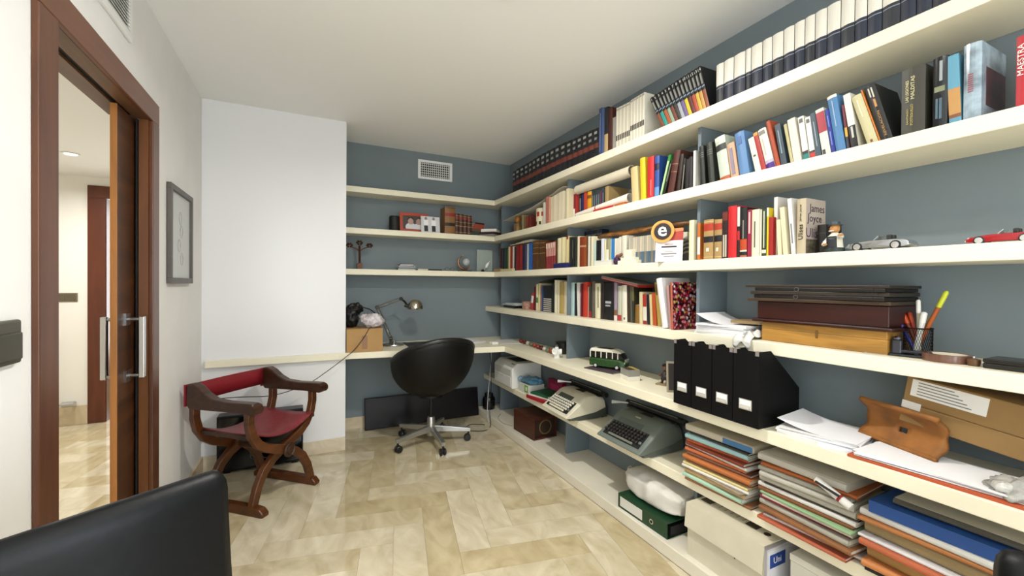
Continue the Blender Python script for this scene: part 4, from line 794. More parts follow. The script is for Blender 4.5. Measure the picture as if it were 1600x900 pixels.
MB().box(-w, w, -.005, .005, .012, .215).build('glass', M('#c2cdc4', .08, alpha=.45), t, bevel=.001); MB().box(-w-.004, w+.004, -.02, .02, 0, .012).build('base', M('#8c9a92', .2), t, bevel=.002)
t = thing('quill_and_inkwell', 'white feather quill standing in a small dark inkwell', 'quill', (1.515, 3.735, ZC))
MB().lathe([(.001, 0), (.016, 0), (.018, .01), (.012, .02), (.008, .024), (.001, .024)], 14).build('inkwell', M('#1a1714', .3), t, smooth=True)
R = []
for k in range(9): f = k/8; c = Vector((.012+.06*f, 0, .02+.085*f)); ww = .002+.013*math.sin(math.pi*min(1, f*1.15))**.7 if f > .25 else .0015; R.append([c+Vector((-.5*ww, 0, .8*ww)), c+Vector((0, .001, 0)), c+Vector((.5*ww, 0, -.8*ww)), c+Vector((0, -.001, 0))])
MB().rings(R).build('feather', M('#e8e8e6', .6), t, smooth=True)
def small_box(name, label, cat, u0, u1, v, x, zs, d, h, col, lid=None, rz=0, group=None):
    a, b = solve_y(u0, x, zs+.01), solve_y(u1, x, zs+.01); o = thing(name, label, cat, (x+d/2, (a+b)/2, zs+.0003), rz, group); w = (a-b)/2
    MB().box(-d/2, d/2, -w, w, 0, h*.8).build('body', M(col, .5), o, bevel=.0015); MB().box(-d/2-.0008, d/2+.0008, -w-.0008, w+.0008, h*.8+.0002, h).build('lid', M(lid or col, .5), o, bevel=.0015)
    return o
small_box('wooden_box', 'tiny tan wooden box in the corner of the third shelf', 'box', 771, 781.5, 0, 1.63, ZC, .05, .03, '#a58a62')
small_box('cream_box', 'low cream box in front of the dark corner books', 'box', 782, 800, 0, 1.625, ZC, .03, .022, '#d5c992')
# ================================================================== second shelf ornaments
p = on_x(808, 345, 1.68)
t = thing('wooden_figure', 'small carved wooden doll figure in the second shelf corner', 'figurine', (1.69, p.y, ZB)); WD = M('#a56a28', .5, kind='woodz', s=25, amt=.25)
MB().lathe([(.001, 0), (.034, 0), (.036, .02), (.032, .06), (.02, .085), (.01, .09), (.001, .09)], 16).build('body', M('#8a6a34', .5, kind='woodz', s=25, amt=.25), t, smooth=True); MB().ell((0, 0, .118), (.028, .028, .032)).build('head', WD, t, smooth='all')
MB().lathe([(.012, .0), (.016, 0), (.016, .05), (.012, .05)], 12, (-.03, 0, .02), closed=True).build('apron', M('#5a3a18', .5), t, smooth=True)
p = on_x(840, 345, 1.66)
t = thing('cream_canister', 'cream cylindrical canister with red square marks', 'canister', (1.70, p.y, ZB))
MB().lathe([(.001, 0), (.046, 0), (.047, .004), (.047, .145), (.044, .15), (.001, .15)], 28).build('tin', M('#d8cfae', .45), t, smooth=True)
for k in range(5):
    a = math.radians(150+k*48)
    MB().grid(lambda u, v, a=a: (.0478*math.cos(a+(u-.5)*.5), .0478*math.sin(a+(u-.5)*.5), .085+.035*v), 4, 1).build('red_mark', M('#a0281c', .5), t, solid=.0006); MB().grid(lambda u, v, a=a: (.0478*math.cos(a+.4+(u-.5)*.4), .0478*math.sin(a+.4+(u-.5)*.4), .02+.025*v), 4, 1).build('dark_mark', M('#3a2420', .5), t, solid=.0006)
# curved sheet lying over the magazines
ys = [solve_y(u, 1.70, 1.9) for u in (793, 812, 838, 858, 872, 880, 889)]; zs_ = [1.868, 1.888, 1.906, 1.936, 1.956, 1.976, 1.98]
R = [[(1.655, y, z), (1.86, y, z+.004), (1.86, y, z+.0055), (1.655, y, z+.0015)] for y, z in zip(ys, zs_)]
tag(MB().rings(R).build('poster_sheet', M('#d8d2c2', .6), None, smooth=True), 'curled cream poster sheet resting over the magazines under the top shelf', 'poster')
def rollp(name, label, a, b, r0, r1, col, band=None):
    o = thing(name, label, 'rolled poster', a); d = Vector(b)-Vector(a); L = d.length; dn = d.normalized()
    n = 20; R = []; up_ = Vector((0, 0, 1)); s1 = dn.cross(up_).normalized(); s2 = s1.cross(dn)
    def ring(c, r): return [c+s1*math.cos(2*math.pi*j/n)*r+s2*math.sin(2*math.pi*j/n)*r for j in range(n)]
    z = Vector((0, 0, 0))
    MB().rings([ring(z, r0), ring(d, r1), ring(d, r1-.002), ring(z, r0-.002)], True, True).build('paper_tube', M(col, .6), o, smooth=True)
    MB().tube([s1*math.cos(k*.6)*(r0*.75-.0006*k)+s2*math.sin(k*.6)*(r0*.75-.0006*k)+dn*.004 for k in range(14)], .0008, 4).build('inner_coil', M(col, .6), o, smooth=True)
    if band: c = d*band; r = r0+(r1-r0)*band+.0005; MB().rings([ring(c-dn*.004, r), ring(c+dn*.004, r), ring(c+dn*.004, r-.002), ring(c-dn*.004, r-.002)], True, True).build('elastic_band', M('#8f1c1c', .6), o, smooth=True)
    return o
A = on_x(902.5, 297, 1.68); B = on_x(988, 270, 1.70)
rollp('rolled_poster', 'thick cream paper roll resting on top of the small books', A, (1.70, B.y+.0, A.z+.01), .030, .033, '#d3cab4')
A = on_x(900, 333, 1.635); B = on_x(987, 307, 1.675)
rollp('rolled_poster', 'white paper roll with a red elastic band lying in front of small books', (1.64, A.y, ZB+.014), (1.672, B.y+.006, ZB+.042), .012, .030, '#e2dccf', .42)
a, b = solve_y(929, 1.625, ZB+.02), solve_y(960, 1.625, ZB+.02)
o = flat_book('flat red booklet lying on shelf edge under the banded paper roll', (1.64, (a+b)/2, ZB+.0004), 0, .05, a-b, .011, '#b5281f', hard=False)
o = small_box('orange_box', 'flat orange box lying beside the red booklet under the paper roll', 'box', 961, 975, 0, 1.617, ZB, .045, .013, '#b8642c')
# ================================================================== third shelf ornaments
for i in range(3):
    a, b = solve_y(797+i*9, 1.67, 1.6), solve_y(830, 1.67, 1.6)
    flat_book(['cream lowest', 'white middle', 'pale grey topmost'][i]+' magazine lying across the corner books', (1.755, (a+b)/2, [1.604, 1.6105, 1.617][i]+.027), 0, .17, a-b, .0055, ['#c9b88e', '#dcd6ca', '#c9cdd8'][i], hard=False, name='magazine', cat='magazine', group='magazines lying on the corner books')
small_box('blue_tin', 'small dark blue tin with silver lid in front of the ivory paperbacks', 'tin', 864.5, 885, 0, 1.62, ZC, .035, .036, '#1b1f5c', '#3a3d52')
small_box('white_box', 'long low white box in front of the pale aqua book', 'box', 929, 955, 0, 1.62, ZC, .035, .032, '#dcdccf')
t = thing('purple_figurine', 'small purple and brown figurine beside the white pedestal', 'figurine', (1.635, solve_y(964, 1.635, ZC+.01), ZC))
blob('robe', M('#3b1746', .5), t, (0, 0, .022), (.018, .022, .025), 3, .15); MB().ell((0, -.012, .05), (.013, .02, .011)).build('bundle', M('#6a4030', .6), t, smooth='all'); MB().ell((0, -.035, .058), (.010, .010, .010)).build('head', M('#7a4a38', .5), t, smooth='all')
t = thing('stepped_pedestal', 'white stepped plaster pedestal standing on the third shelf', 'pedestal', (1.65, solve_y(981, 1.63, ZC+.01), ZC)); PL = M('#e9e2cc', .6)
MB().box(-.03, .03, -.075, .075, 0, .022).build('lower_step', PL, t, bevel=.001); MB().box(-.025, .025, -.055, .055, .0222, .038).build('middle_step', PL, t, bevel=.001); MB().box(-.02, .02, -.03, .035, .0382, .082).build('upper_block', PL, t, bevel=.001)
# e award card
aw = thing('award_card', 'white card topped by a round badge with letter e', 'award', (1.622, solve_y(1044.5, 1.622, ZC+.02), ZC), math.radians(-62))
hz = on_x(1040, 345, 1.63).z-ZC
CW = .066
lean = Matrix.Rotation(math.radians(-6), 4, 'X')
MB().prism([(-CW, 0), (CW, 0), (CW*1.0, hz*.8), (-CW*1.0, hz*.8)], -.001, .001, lean @ Matrix(((1, 0, 0, 0), (0, 0, -1, 0), (0, 1, 0, 0), (0, 0, 0, 1)))).build('card', M('#e6e4e4', .5), aw)
MB().box(-CW, CW, -.0018, -.0009, hz*.51, hz*.8, lean).build('red_panel', M('#a8392e', .45), aw)
MB().prism([(-.01, hz*.80), (CW, hz*.80), (CW, hz*.735), (-.01, hz*.70)], -.0024, -.0014, lean @ Matrix(((1, 0, 0, 0), (0, 0, 1, 0), (0, 1, 0, 0), (0, 0, 0, 1)))).build('orange_wave', M('#d9804a', .45), aw)
bc_ = lean @ Vector((-.032, -.006, hz*.735)); RB = lean @ Matrix.Rotation(math.radians(90), 4, 'X')
def disc(r0, r1, th, off): return MB().lathe([(r0, 0), (r1, 0), (r1, th), (r0, th)], 32, m=TR(*(bc_+Vector((0, -off, 0)))) @ Matrix.Rotation(math.radians(84), 4, 'X'), closed=True)
disc(.001, .056, .004, 0).build('badge', M('#d98a3c', .4), aw, smooth=True); disc(.046, .0575, .003, .003).build('badge_ring', M('#cf9a4a', .4), aw, smooth=True); disc(.001, .042, .003, .0035).build('badge_face', M('#1d1718', .4), aw, smooth=True)
text_fit('letter', 'e', .044, .05, M('#f0eee8', .5), aw, TR(*(bc_+Vector((0, -.0075, .0)))) @ Matrix.Rotation(math.radians(84), 4, 'X'), .0008, .012)
for zf, w_, c, hh_ in ((.42, .04, '#b98a84', .006), (.36, .075, '#3a3436', .008), (.25, .04, '#8a8684', .004), (.19, .075, '#7c7876', .007), (.13, .05, '#8a8684', .005)): MB().box(-w_/2, w_/2, -.0016, -.0009, hz*zf-hh_/2, hz*zf+hh_/2, lean).build('printed_line', M(c, .5), aw)
MB().box(-.02, .02, .05, .052, 0, hz*.6, Matrix.Rotation(math.radians(12), 4, 'X')).build('easel_back', M('#cfcccc', .5), aw)
t = thing('carved_plaque', 'dark carved plaque with swirling ridges standing behind the award card', 'plaque', (1.70, solve_y(1071, 1.68, ZC+.02), ZC), math.radians(-55))
MB().box(-.055, .055, 0, .012, 0, .115).build('panel', M('#241a14', .5), t, bevel=.003)
for k in range(4): MB().tube([(-.05+.1*q/8, -.002, .02+.02*k+.03*math.sin(q*.4)) for q in range(9)], .005, 6).build('ridge', M('#6f6650', .5), t, smooth=True)
t = thing('white_candle', 'short white candle block beside the tall cream book', 'candle', (1.72, solve_y(1067, 1.70, 1.5), ZC)); MB().box(-.02, .02, -.025, .025, 0, .15).build('wax', M('#d9d3bd', .5), t, bevel=.004); MB().tube([(0, 0, .15), (0, .002, .158)], .001, 5).build('wick', BLACK, t)
# rolled hide and dark books lying on top
ys = [solve_y(u, 1.72, 1.6) for u in (936, 955, 980, 1005, 1030, 1060, 1084)]
pts = [(1.72, y, 1.592+.006*math.sin(i*2)) for i, y in enumerate(ys)]
t = thing('rolled_leather', 'long rolled brown leather hide lying over the book tops', 'leather roll', (1.72, ys[3], 1.56))
HD = M('#6b4318', .5, kind='hide', s=25, amt=.35)
rel = [Vector(p)-Vector((1.72, ys[3], 1.56)) for p in pts]
MB().tube(rel, [.012, .016, .018, .018, .018, .016, .01], 12, up=(0, 0, 1)).build('roll', HD, t, smooth='all'); MB().tube([p+Vector((-.02, 0, -.008)) for p in rel[:5]], .01, 8).build('rolled_edge', M('#8a5a22', .5, kind='hide', s=25, amt=.35), t, smooth='all')
us_ = lin_us(906.5, 933, 6)
for i in range(6):
    yf, yn = solve_y(us_[i], 1.76, 1.62), solve_y(us_[i+1], 1.76, 1.62)
    make_book('small dark paperback perched on top of the rust-brown books', (1.80, yn, ZC+.001), 0, yf-yn-.001, 1.655-ZC, .06, ['#20242c', '#2a2a2e', '#1c2a40'][i % 3], [(.86, .9, '#6f7680')], group='dark paperbacks in the second row, third shelf')
# --- bartender figurine
fg = thing('bartender_figurine', 'small moustached bartender figurine in apron with outstretched arm', 'figurine', (1.66, solve_y(1303, 1.655, ZC+.02), ZC), math.radians(-25))
fg.scale = (.86, .86, .84)
SK = M('#b9834a', .5); SH = M('#d9d4c4', .5); DK = M('#1c2224', .5)
R = []
for z, rx, ry in ((0, .030, .026), (.012, .032, .028), (.03, .030, .026), (.05, .028, .024), (.068, .026, .021), (.078, .016, .014), (.083, .010, .010)): R.append([(ry*math.cos(2*math.pi*j/16), rx*math.sin(2*math.pi*j/16), z) for j in range(16)])
MB().rings(R).build('body', SH, fg, smooth='all')
MB().grid(lambda u, v: ((.029+.001)*math.cos(math.pi+(u-.5)*2.2)*(1-.12*v), .033*math.sin(math.pi+(u-.5)*2.2)*(1-.2*v), .004+.062*v), 8, 4).build('apron', DK, fg, smooth='all', solid=.002)
MB().lathe([(.033, 0), (.035, .0), (.034, .018), (.030, .02)], 16, closed=True).build('trousers', M('#1f2c28', .5), fg, smooth=True)
hd = MB().ell((0, 0, .100), (.018, .017, .021)).build('head', SK, fg, smooth='all')
MB().ell((-.018, 0, .098), (.005, .004, .004)).build('nose', M('#a8703a', .5), hd, smooth='all'); MB().ell((-.015, 0, .090), (.006, .013, .004)).build('moustache', M('#d8cfba', .6), hd, smooth='all')
for s in (-1, 1): MB().ell((0, s*.017, .1), (.003, .003, .005)).build('ear', SK, hd, smooth='all'); MB().ell((-.015, s*.006, .104), (.002, .002, .002)).build('eye', BLACK, hd, smooth='all')
MB().lathe([(.024, .0), (.025, .003), (.018, .004), (.016, .016), (.001, .018), (.001, .002)], 18, (.002, 0, .112), closed=True).build('hat', M('#3f464a', .5), fg, smooth=True)
MB().tube([(0, .024, .066), (-.008, .036, .048), (-.024, .028, .036), (-.032, .010, .034)], [.010, .0095, .008, .006], 10).build('arm', SH, fg, smooth='all'); MB().tube([(0, -.024, .066), (-.006, -.04, .062), (-.02, -.055, .064), (-.028, -.066, .066)], [.010, .0095, .008, .007], 10).build('arm', SH, fg, smooth='all')
for c in ((-.034, .006, .034), (-.03, -.07, .066)):
    m = MB().ell(c, (.007, .006, .005), 8)
    for k in range(4): m.tube([(c[0]-.003, c[1]-.004+.0027*k, c[2]), (c[0]-.009, c[1]-.004+.0027*k, c[2]-.001), (c[0]-.011, c[1]-.004+.0027*k, c[2]-.004)], .0014, 5)
    m.tube([(c[0], c[1]+.005, c[2]), (c[0]-.004, c[1]+.008, c[2]+.002)], .0015, 5); m.build('hand', SK, fg, smooth=True)
MB().lathe([(.001, 0), (.005, 0), (.006, .010), (.004, .010), (.004, .002), (.001, .002)], 12, (-.037, .006, .038)).build('cup', M('#ecebe6', .4), fg, smooth=True)
# --- model cars (local x = length, nose to -x)
def model_car(label, loc, rot, col, L, met):
    t = thing('model_car', label, 'model car', loc, rot); k = L/.19; W_ = .036*k
    prof = [(-.095, .012), (-.094, .022), (-.082, .029), (-.05, .035), (-.022, .038), (.03, .038), (.06, .038), (.085, .034), (.094, .026), (.095, .014), (.085, .010), (-.085, .010)]
    prof = [(x*k, z*k) for x, z in prof]
    m = MB(); R = []
    for yy, sc_, dz in ((-1, .94, .003), (-.92, 1, 0), (-.5, 1, 0), (.5, 1, 0), (.92, 1, 0), (1, .94, .003)):
        R.append([(x*sc_, yy*W_, z*(1 if sc_ == 1 else .93)+dz*k*.5) for x, z in prof])
    m.rings(R); m.build('bodywork', M(col, .2, met, coat=.6), t, smooth=True)
    MB().box(-.012*k, .055*k, -W_*.7, W_*.7, .0375*k, .0392*k).build('cockpit', M('#141414', .6), t)
    for s in (-1, 1):
        MB().box(.025*k, .04*k, s*W_*.38-.008*k, s*W_*.38+.008*k, .038*k, .056*k).build('seat', M('#2c2a28', .6), t, bevel=.003)
    MB().box(-.001, .001, -W_*.72, W_*.72, 0, .02*k, TR(-.012*k, 0, .037*k) @ Matrix.Rotation(.75, 4, 'Y')).build('windscreen', M('#a8b0b0', .05, alpha=.45), t)
    MB().tube([(-.012*k, -W_*.74, .037*k), (.002*k, -W_*.7, .053*k), (.002*k, W_*.7, .053*k), (-.012*k, W_*.74, .037*k)], .0012, 6).build('windscreen_frame', CHROME, t, smooth=True)
    for x in (-.058, .058):
        for s in (-1, 1):
            c = TR(x*k, s*(W_-.003), .0165*k) @ Matrix.Rotation(math.radians(90), 4, 'X')
            w = MB().lathe([(.001, -.006*k), (.013*k, -.006*k), (.0165*k, -.004*k), (.0165*k, .004*k), (.013*k, .006*k), (.001, .006*k)], 20, m=c).build('wheel', M('#121212', .6), t, smooth=True)
            MB().lathe([(.001, -.0075*k), (.011*k, -.007*k), (.0115*k, .007*k), (.001, .0075*k)], 14, m=c).build('hub', M('#d9d9d9', .25, .8), w, smooth=True)
    for s in (-1, 1): MB().ell((-.088*k, s*W_*.7, .026*k), (.005*k, .007*k, .004*k), 10).build('headlamp', M('#e0e0dc', .1), t, smooth='all')
    MB().box(-.0985*k, -.094*k, -W_*.9, W_*.9, .013*k, .018*k).box(.094*k, .098*k, -W_*.9, W_*.9, .014*k, .019*k).build('bumper', CHROME if met < .5 else M(col, .3, met), t, bevel=.001)
    return t
a, b = solve_y(1322, 1.665, ZC+.01), solve_y(1420, 1.665, ZC+.01)
model_car('silver convertible model car on the third shelf beside the figurine', (1.695, (a+b)/2, ZC+.0003), math.radians(-90), '#b5b8ba', (a-b), .75)
a, b = solve_y(1506, 1.665, ZC+.01), solve_y(1624, 1.665, ZC+.01)
model_car('red convertible model car at the open end of the third shelf', (1.70, (a+b)/2, ZC+.0003), math.radians(-90), '#a5121c', (a-b), .1)
# ================================================================== fourth shelf
cd_stack('', 'case', (1.745, 3.50, ZD), math.radians(90), [('#121214', .24, .13, .012, 'black lowest case of the flat pile near the pink tin'), ('#2a2d2e', .22, .13, .012, 'charcoal second case of the flat pile near the pink tin'), ('#aeb4b2', .25, .13, .011, 'silver third case of the flat pile near the pink tin'), ('#c9cfce', .2, .12, .008, 'pale topmost case of the flat pile near the pink tin')], 'disc_case')
p = solve_y(820, 1.72, ZD+.01)
t = thing('speckled_tin', 'pink speckled round tin on the fourth shelf', 'tin', (1.75, p, ZD))
MB().lathe([(.001, 0), (.048, 0), (.05, .004), (.05, .062), (.046, .064), (.046, .01), (.001, .01)], 24).build('tin', M('#b58a78', .5, kind='speck', s=120, amt=.4), t, smooth=True); MB().lathe([(.0495, .064), (.052, .064), (.052, .069), (.0495, .069)], 24, closed=True).build('rim', M('#8f7468', .4), t, smooth=True)
def arc_sheet(name, label, cat, x0, x1, yz, th, col):
    R = [[(x0, y, z), (x1, y, z), (x1, y, z+th), (x0, y, z+th)] for y, z in yz]
    return tag(MB().rings(R).build(name, M(col, .4), None, smooth=True), label, cat)
arc_sheet('black_folder', 'black curved folder lying over the striped book tops', 'folder', 1.715, 1.85, [(solve_y(u, 1.72, 1.22), on_x(u, v, 1.72).z+.006) for u, v in ((843, 443), (850, 440.5), (858, 438.5), (866, 437))], .006, '#0d0d0e')
# red spiral calendar lying over the books
ya, yb = solve_y(942, 1.69, 1.25), solve_y(1000, 1.69, 1.25)
cal = thing('spiral_calendar', 'red spiral-bound calendar lying over the book tops', 'calendar', (1.685, ya, 1.327))
sl = (on_x(1000, 446, 1.69).z-on_x(944, 433, 1.69).z)/(ya-yb)
L_ = ya-yb; an = math.atan(sl); m = Matrix.Rotation(-an, 4, 'X')
MB().box(0, .165, -L_, 0, -.014, 0, m).build('page_block', M('#9c2418', .6), cal); MB().box(-.001, .166, -L_, 0, .0005, .003, m).build('grey_cover', M('#6f6a60', .4), cal); MB().box(-.001, .166, -L_, 0, -.017, -.0145, m).build('back_cover', M('#8a2018', .4), cal)
sp = MB()
for k in range(26): c = m @ Vector((-.004, -.01-(L_-.02)*k/25, -.002)); sp.tube([c+Vector((.008*math.cos(q), 0, .008*math.sin(q))) for q in [i*.785 for i in range(8)]], .0009, 4, closed=True)
sp.build('wire_spiral', M('#d9d9d9', .3, .5), cal)
# album with flower cover
yf = solve_y(1050, 1.61, ZD+.01); 
al = thing('flower_album', 'slim album with a colourful flower-pattern cover beside the white binder', 'album', (1.615, yf-.004, ZD+.0004)); al.rotation_euler = (-.04, 0, math.radians(-2))
hA = on_x(1046, 441, 1.615).z-ZD
fm_ = bpy.data.materials.new('flower_print'); fm_.use_nodes = True; nt = fm_.node_tree; vb = nt.nodes.new('ShaderNodeTexVoronoi'); vb.inputs['Scale'].default_value = 75
tcn = nt.nodes.new('ShaderNodeTexCoord'); nt.links.new(tcn.outputs['Object'], vb.inputs['Vector']); rp = nt.nodes.new('ShaderNodeValToRGB'); rp.color_ramp.interpolation = 'CONSTANT'
sepn = nt.nodes.new('ShaderNodeSeparateColor'); nt.links.new(vb.outputs['Color'], sepn.inputs[0]); nt.links.new(sepn.outputs[0], rp.inputs[0])
els = rp.color_ramp.elements; els[0].color = lin('#5a1420'); els[1].color = lin('#b0304a'); els[1].position = .2
for ps, cc in ((.36, '#2a1018'), (.5, '#d88a9a'), (.64, '#c9b45a'), (.78, '#e2d5dc'), (.9, '#c2452f')): q = els.new(ps); q.color = lin(cc)
mx_ = nt.nodes.new('ShaderNodeMix'); mx_.data_type = 'RGBA'; mx_.blend_type = 'MULTIPLY'; mx_.inputs[0].default_value = 1; dr_ = nt.nodes.new('ShaderNodeValToRGB'); dr_.color_ramp.elements[0].color = (1, 1, 1, 1); dr_.color_ramp.elements[0].position = .25; dr_.color_ramp.elements[1].color = (.18, .08, .1, 1); dr_.color_ramp.elements[1].position = .75
nt.links.new(vb.outputs['Distance'], dr_.inputs[0]); nt.links.new(rp.outputs[0], mx_.inputs[6]); nt.links.new(dr_.outputs[0], mx_.inputs[7]); nt.links.new(mx_.outputs[2], nt.nodes['Principled BSDF'].inputs['Base Color']); nt.nodes['Principled BSDF'].inputs['Roughness'].default_value = .25
MB().box(0, .175, 0, .012, 0, hA).build('page_block', M('#c98a6a', .5), al); MB().box(-.001, .176, -.0015, 0, 0, hA).build('flower_cover', fm_, al); MB().box(-.001, .176, .012, .0135, 0, hA).build('back_cover', M('#8a3a30', .5), al); MB().box(-.0012, .0005, 0, .012, 0, hA).build('spine', M('#b0624a', .5), al)
t = paper_stack('paper_pile', 'untidy pile of curled white and grey papers beside the flower album', 'papers', (1.735, 1.262, ZD), math.radians(1), .215, .235, .055, 7, 31, curl=.05)
nw = thing('crumpled_newspaper', 'crumpled white tissue hanging over the fourth shelf edge', 'paper', (1.63, solve_y(1163, 1.62, ZD), ZD)); nw.scale = (1, .7, .7)
CRN = M('#d9d7d0', .7, kind='crinkle', s=40, amt=.1, bump=.5)
def crump(u, v): x = -.03+.09*u; y = -.055+.11*v; random.seed(int(u*50)*77+int(v*50)); return (x if u > .25 else -.027, y, (.012+.022*math.sin(v*7)*math.sin(u*6)**2+.012*math.cos(v*13+u*5)+.012) if u > .25 else -.004-.13*(.25-u)*(1+.6*math.sin(v*9)))
MB().grid(crump, 12, 14).build('crumpled_sheet', CRN, nw, smooth='all', solid=.0015); blob('fold', CRN, nw, (.05, .01, .018), (.03, .04, .02), 6, .3)
en = flat_book('brown-grey envelope wad sticking out behind the tissue', (1.74, solve_y(1165, 1.70, ZD)-.02, ZD+.0575), .2, .12, .16, .012, '#8d7550', hard=False, name='envelope', cat='envelope')
# boxes and frames stack near the end
y0, y1 = solve_y(1190, 1.66, ZD+.01), solve_y(1386, 1.66, ZD+.01)
wbx = thing('wooden_box', 'honey-coloured wooden box at the bottom of the stacked frames', 'box', (1.76, (y0+y1)/2, ZD)); wY = (y0-y1)/2
HON = M('#a87a34', .5, kind='woody', s=18, amt=.25)
MB().box(-.1, .1, -wY, wY, 0, .048).build('body', HON, wbx, bevel=.002); MB().box(-.1, .1, -wY, wY, .0485, .075).build('lid', HON, wbx, bevel=.002); MB().box(-.102, -.1, -.004, .004, .03, .06).build('catch', M('#6a4a20', .4), wbx)
mbx = thing('mahogany_box', 'dark mahogany box with moulded rim resting on the honey-coloured box', 'box', (1.755, (y0+y1)/2+.002, ZD+.0758))
MAH = M('#34100a', .3, kind='woody', s=16, amt=.2); w2 = wY+.012
MB().box(-.112, .105, -w2-.01, w2+.018, 0, .012).build('rim', MAH, mbx, bevel=.004); MB().box(-.103, .1, -w2+.002, w2, .0122, .082).build('body', MAH, mbx, bevel=.003)
zf = ZD+.0758+.0826
for i, (c, h, dw, off, r) in enumerate((('#3f2f1e', .012, .03, .004, .01), ('#1a100a', .014, .012, -.004, -.02), ('#2e261d', .013, .022, .0, .015), ('#140d09', .013, .01, -.006, -.01), ('#2e2418', .009, .035, .01, .0))):
    o = thing('picture_frame', ['brown lowest', 'dark second', 'grey-brown third', 'black-brown fourth', 'olive topmost'][i]+' picture frame of the flat stack on the mahogany box', 'picture frame', (1.745, (y0+y1)/2+.012+off, zf+.0004), r, 'empty picture frames stacked flat'); zf += h+.0008
    X_, Y_ = .108, wY+dw; f_ = .03
    mt = M(c, .45, kind='woody', s=20, amt=.2)
    for q in ((-X_, X_, -Y_, -Y_+f_), (-X_, X_, Y_-f_, Y_), (-X_, -X_+f_, -Y_+f_, Y_-f_), (X_-f_, X_, -Y_+f_, Y_-f_)): MB().box(*q, 0, h).build('frame_side', mt, o, bevel=.0015)
    MB().box(-X_+f_, X_-f_, -Y_+f_, Y_-f_, .002, .005).build('backing', M('#6a5a48', .7), o)
    if i in (1, 3): MB().tube([(-X_-.004, .05+.008*math.cos(q), h*.5+.007*math.sin(q)) for q in [k*.785 for k in range(8)]], .0013, 5, closed=True).build('hanging_ring', CHROME, o, smooth=True)
# pen cup and pens
pc = on_z(1440, 553, ZD); PCX, PCY = 1.745, .628
cup = thing('pen_cup', 'black wire mesh pen cup on the fourth shelf', 'pen cup', (PCX, PCY, ZD))
r_ = .034; hC = .088
MB().lathe([(r_-.001, 0), (r_, 0), (r_, .004), (r_-.001, .004)], 24, closed=True).lathe([(.001, .001), (r_, .001), (r_, .002), (.001, .002)], 24).build('base', BLKMAT, cup, smooth=True)
MB().tube([(r_*math.cos(k*.2618), r_*math.sin(k*.2618), hC) for k in range(24)], .0022, 6, closed=True).build('rim', BLKMAT, cup, smooth=True)
ms = MB()
for k in range(36):
    for s in (1, -1): ms.tube([(r_*math.cos(k*.1745+s*q*.16), r_*math.sin(k*.1745+s*q*.16), hC*q/5) for q in range(6)], .0006, 3)
ms.build('wire_mesh', BLKMAT, cup)
def pen(label, a, b, r, col, tip, nm='pen'):
    a, b = Vector(a), Vector(b); o = thing(nm, label, nm, a); d = b-a
    MB().tube([Vector((0, 0, 0)), d*.75], r, 10).build('barrel', M(col, .3), o, smooth=True); MB().tube([d*.75, d*.97, d], [r*1.1, r*1.1, r*.6], 10).build('cap', M(tip, .3), o, smooth=True)
    return o
bz = ZD+.003
for lb, dx, dy, tx, ty, L, r, c, tp in (('yellow highlighter pen rising highest from the mesh cup', .0, .012, .0, -.075, .215, .006, '#a3521f', '#c9cf2a'), ('white pen standing straight in the mesh cup', 0, -.004, .0, .004, .185, .0055, '#b8b49a', '#e6e4dc'), ('white marker with thick cap in the mesh cup', -.012, .004, -.004, -.022, .145, .0075, '#d8d6ce', '#e4e2da'),
                                       ('orange pen leaning left in the mesh cup', .01, -.008, .006, .05, .135, .006, '#7c2a14', '#c2481c'), ('red-orange pen leaning against the orange pen', .014, -.004, .016, .036, .14, .0055, '#a02c18', '#b8401c'), ('dark blue ballpoint leaning left in the mesh cup', -.01, .0, .0, .07, .165, .0055, '#1a2a8a', '#16237c'), ('yellow pencil low in the mesh cup', .012, .012, .01, -.035, .13, .005, '#b8a02a', '#d2be30')):
    pen(lb, (PCX+dx*.8, PCY+dy*.8, bz+.004), (PCX+dx*.8+tx, PCY+dy*.8+ty, bz+L*.95), r, c, tp)
pen('navy blue pen with red clip leaning outside the mesh cup', (1.69, .672, ZD+.006), (1.70, .70, ZD+.135), .0048, '#1c2c6a', '#7a1c4a')
st = thing('hole_punch', 'small chrome and black desk stapler standing before the pen cup', 'stapler', (1.68, .655, ZD), math.radians(-78))
MB().box(-.02, .085, -.012, .012, 0, .008).build('base', M('#14161c', .4), st, bevel=.003); MB().box(-.012, .012, -.010, .010, .008, .05).build('post', M('#3c3c42', .3, .6), st, bevel=.004); MB().box(-.01, .08, -.009, .009, .012, .022).build('arm', M('#1b1e28', .35), st, bevel=.004); MB().ell((0, 0, .055), (.012, .011, .008)).build('button', M('#55555c', .25, .8), st, smooth='all')
st.name = 'stapler'
tp = thing('tape_roll', 'brown tape roll lying flat near the shelf end', 'tape roll', (1.70, .545, ZD))
MB().lathe([(.042, 0), (.055, 0), (.055, .022), (.042, .022)], 32, closed=True).build('tape', M('#6a4a3c', .2), tp, smooth=True); MB().lathe([(.039, .001), (.042, .001), (.042, .021), (.039, .021)], 32, closed=True).build('core', M('#cfc6b4', .5), tp, smooth=True)
kn = thing('wooden_stopper', 'small brown wooden stopper next to the tape roll', 'stopper', (1.67, .482, ZD)); MB().lathe([(.001, 0), (.012, 0), (.014, .008), (.014, .018), (.001, .022)], 16).build('knob', M('#5a3d22', .4), kn, smooth=True); MB().tube([(0, 0, .022), (0, 0, .026)], .003, 6).build('screw', STEEL, kn)
bx_ = thing('black_case', 'flat black case lying at the open end of the fourth shelf', 'case', (1.70, .33, ZD)); MB().box(-.05, .05, -.13, .13, 0, .014).build('lower_shell', M('#16130f', .3), bx_, bevel=.003); MB().box(-.05, .05, -.13, .13, .0145, .026).build('lid', M('#1c1814', .25), bx_, bevel=.003)
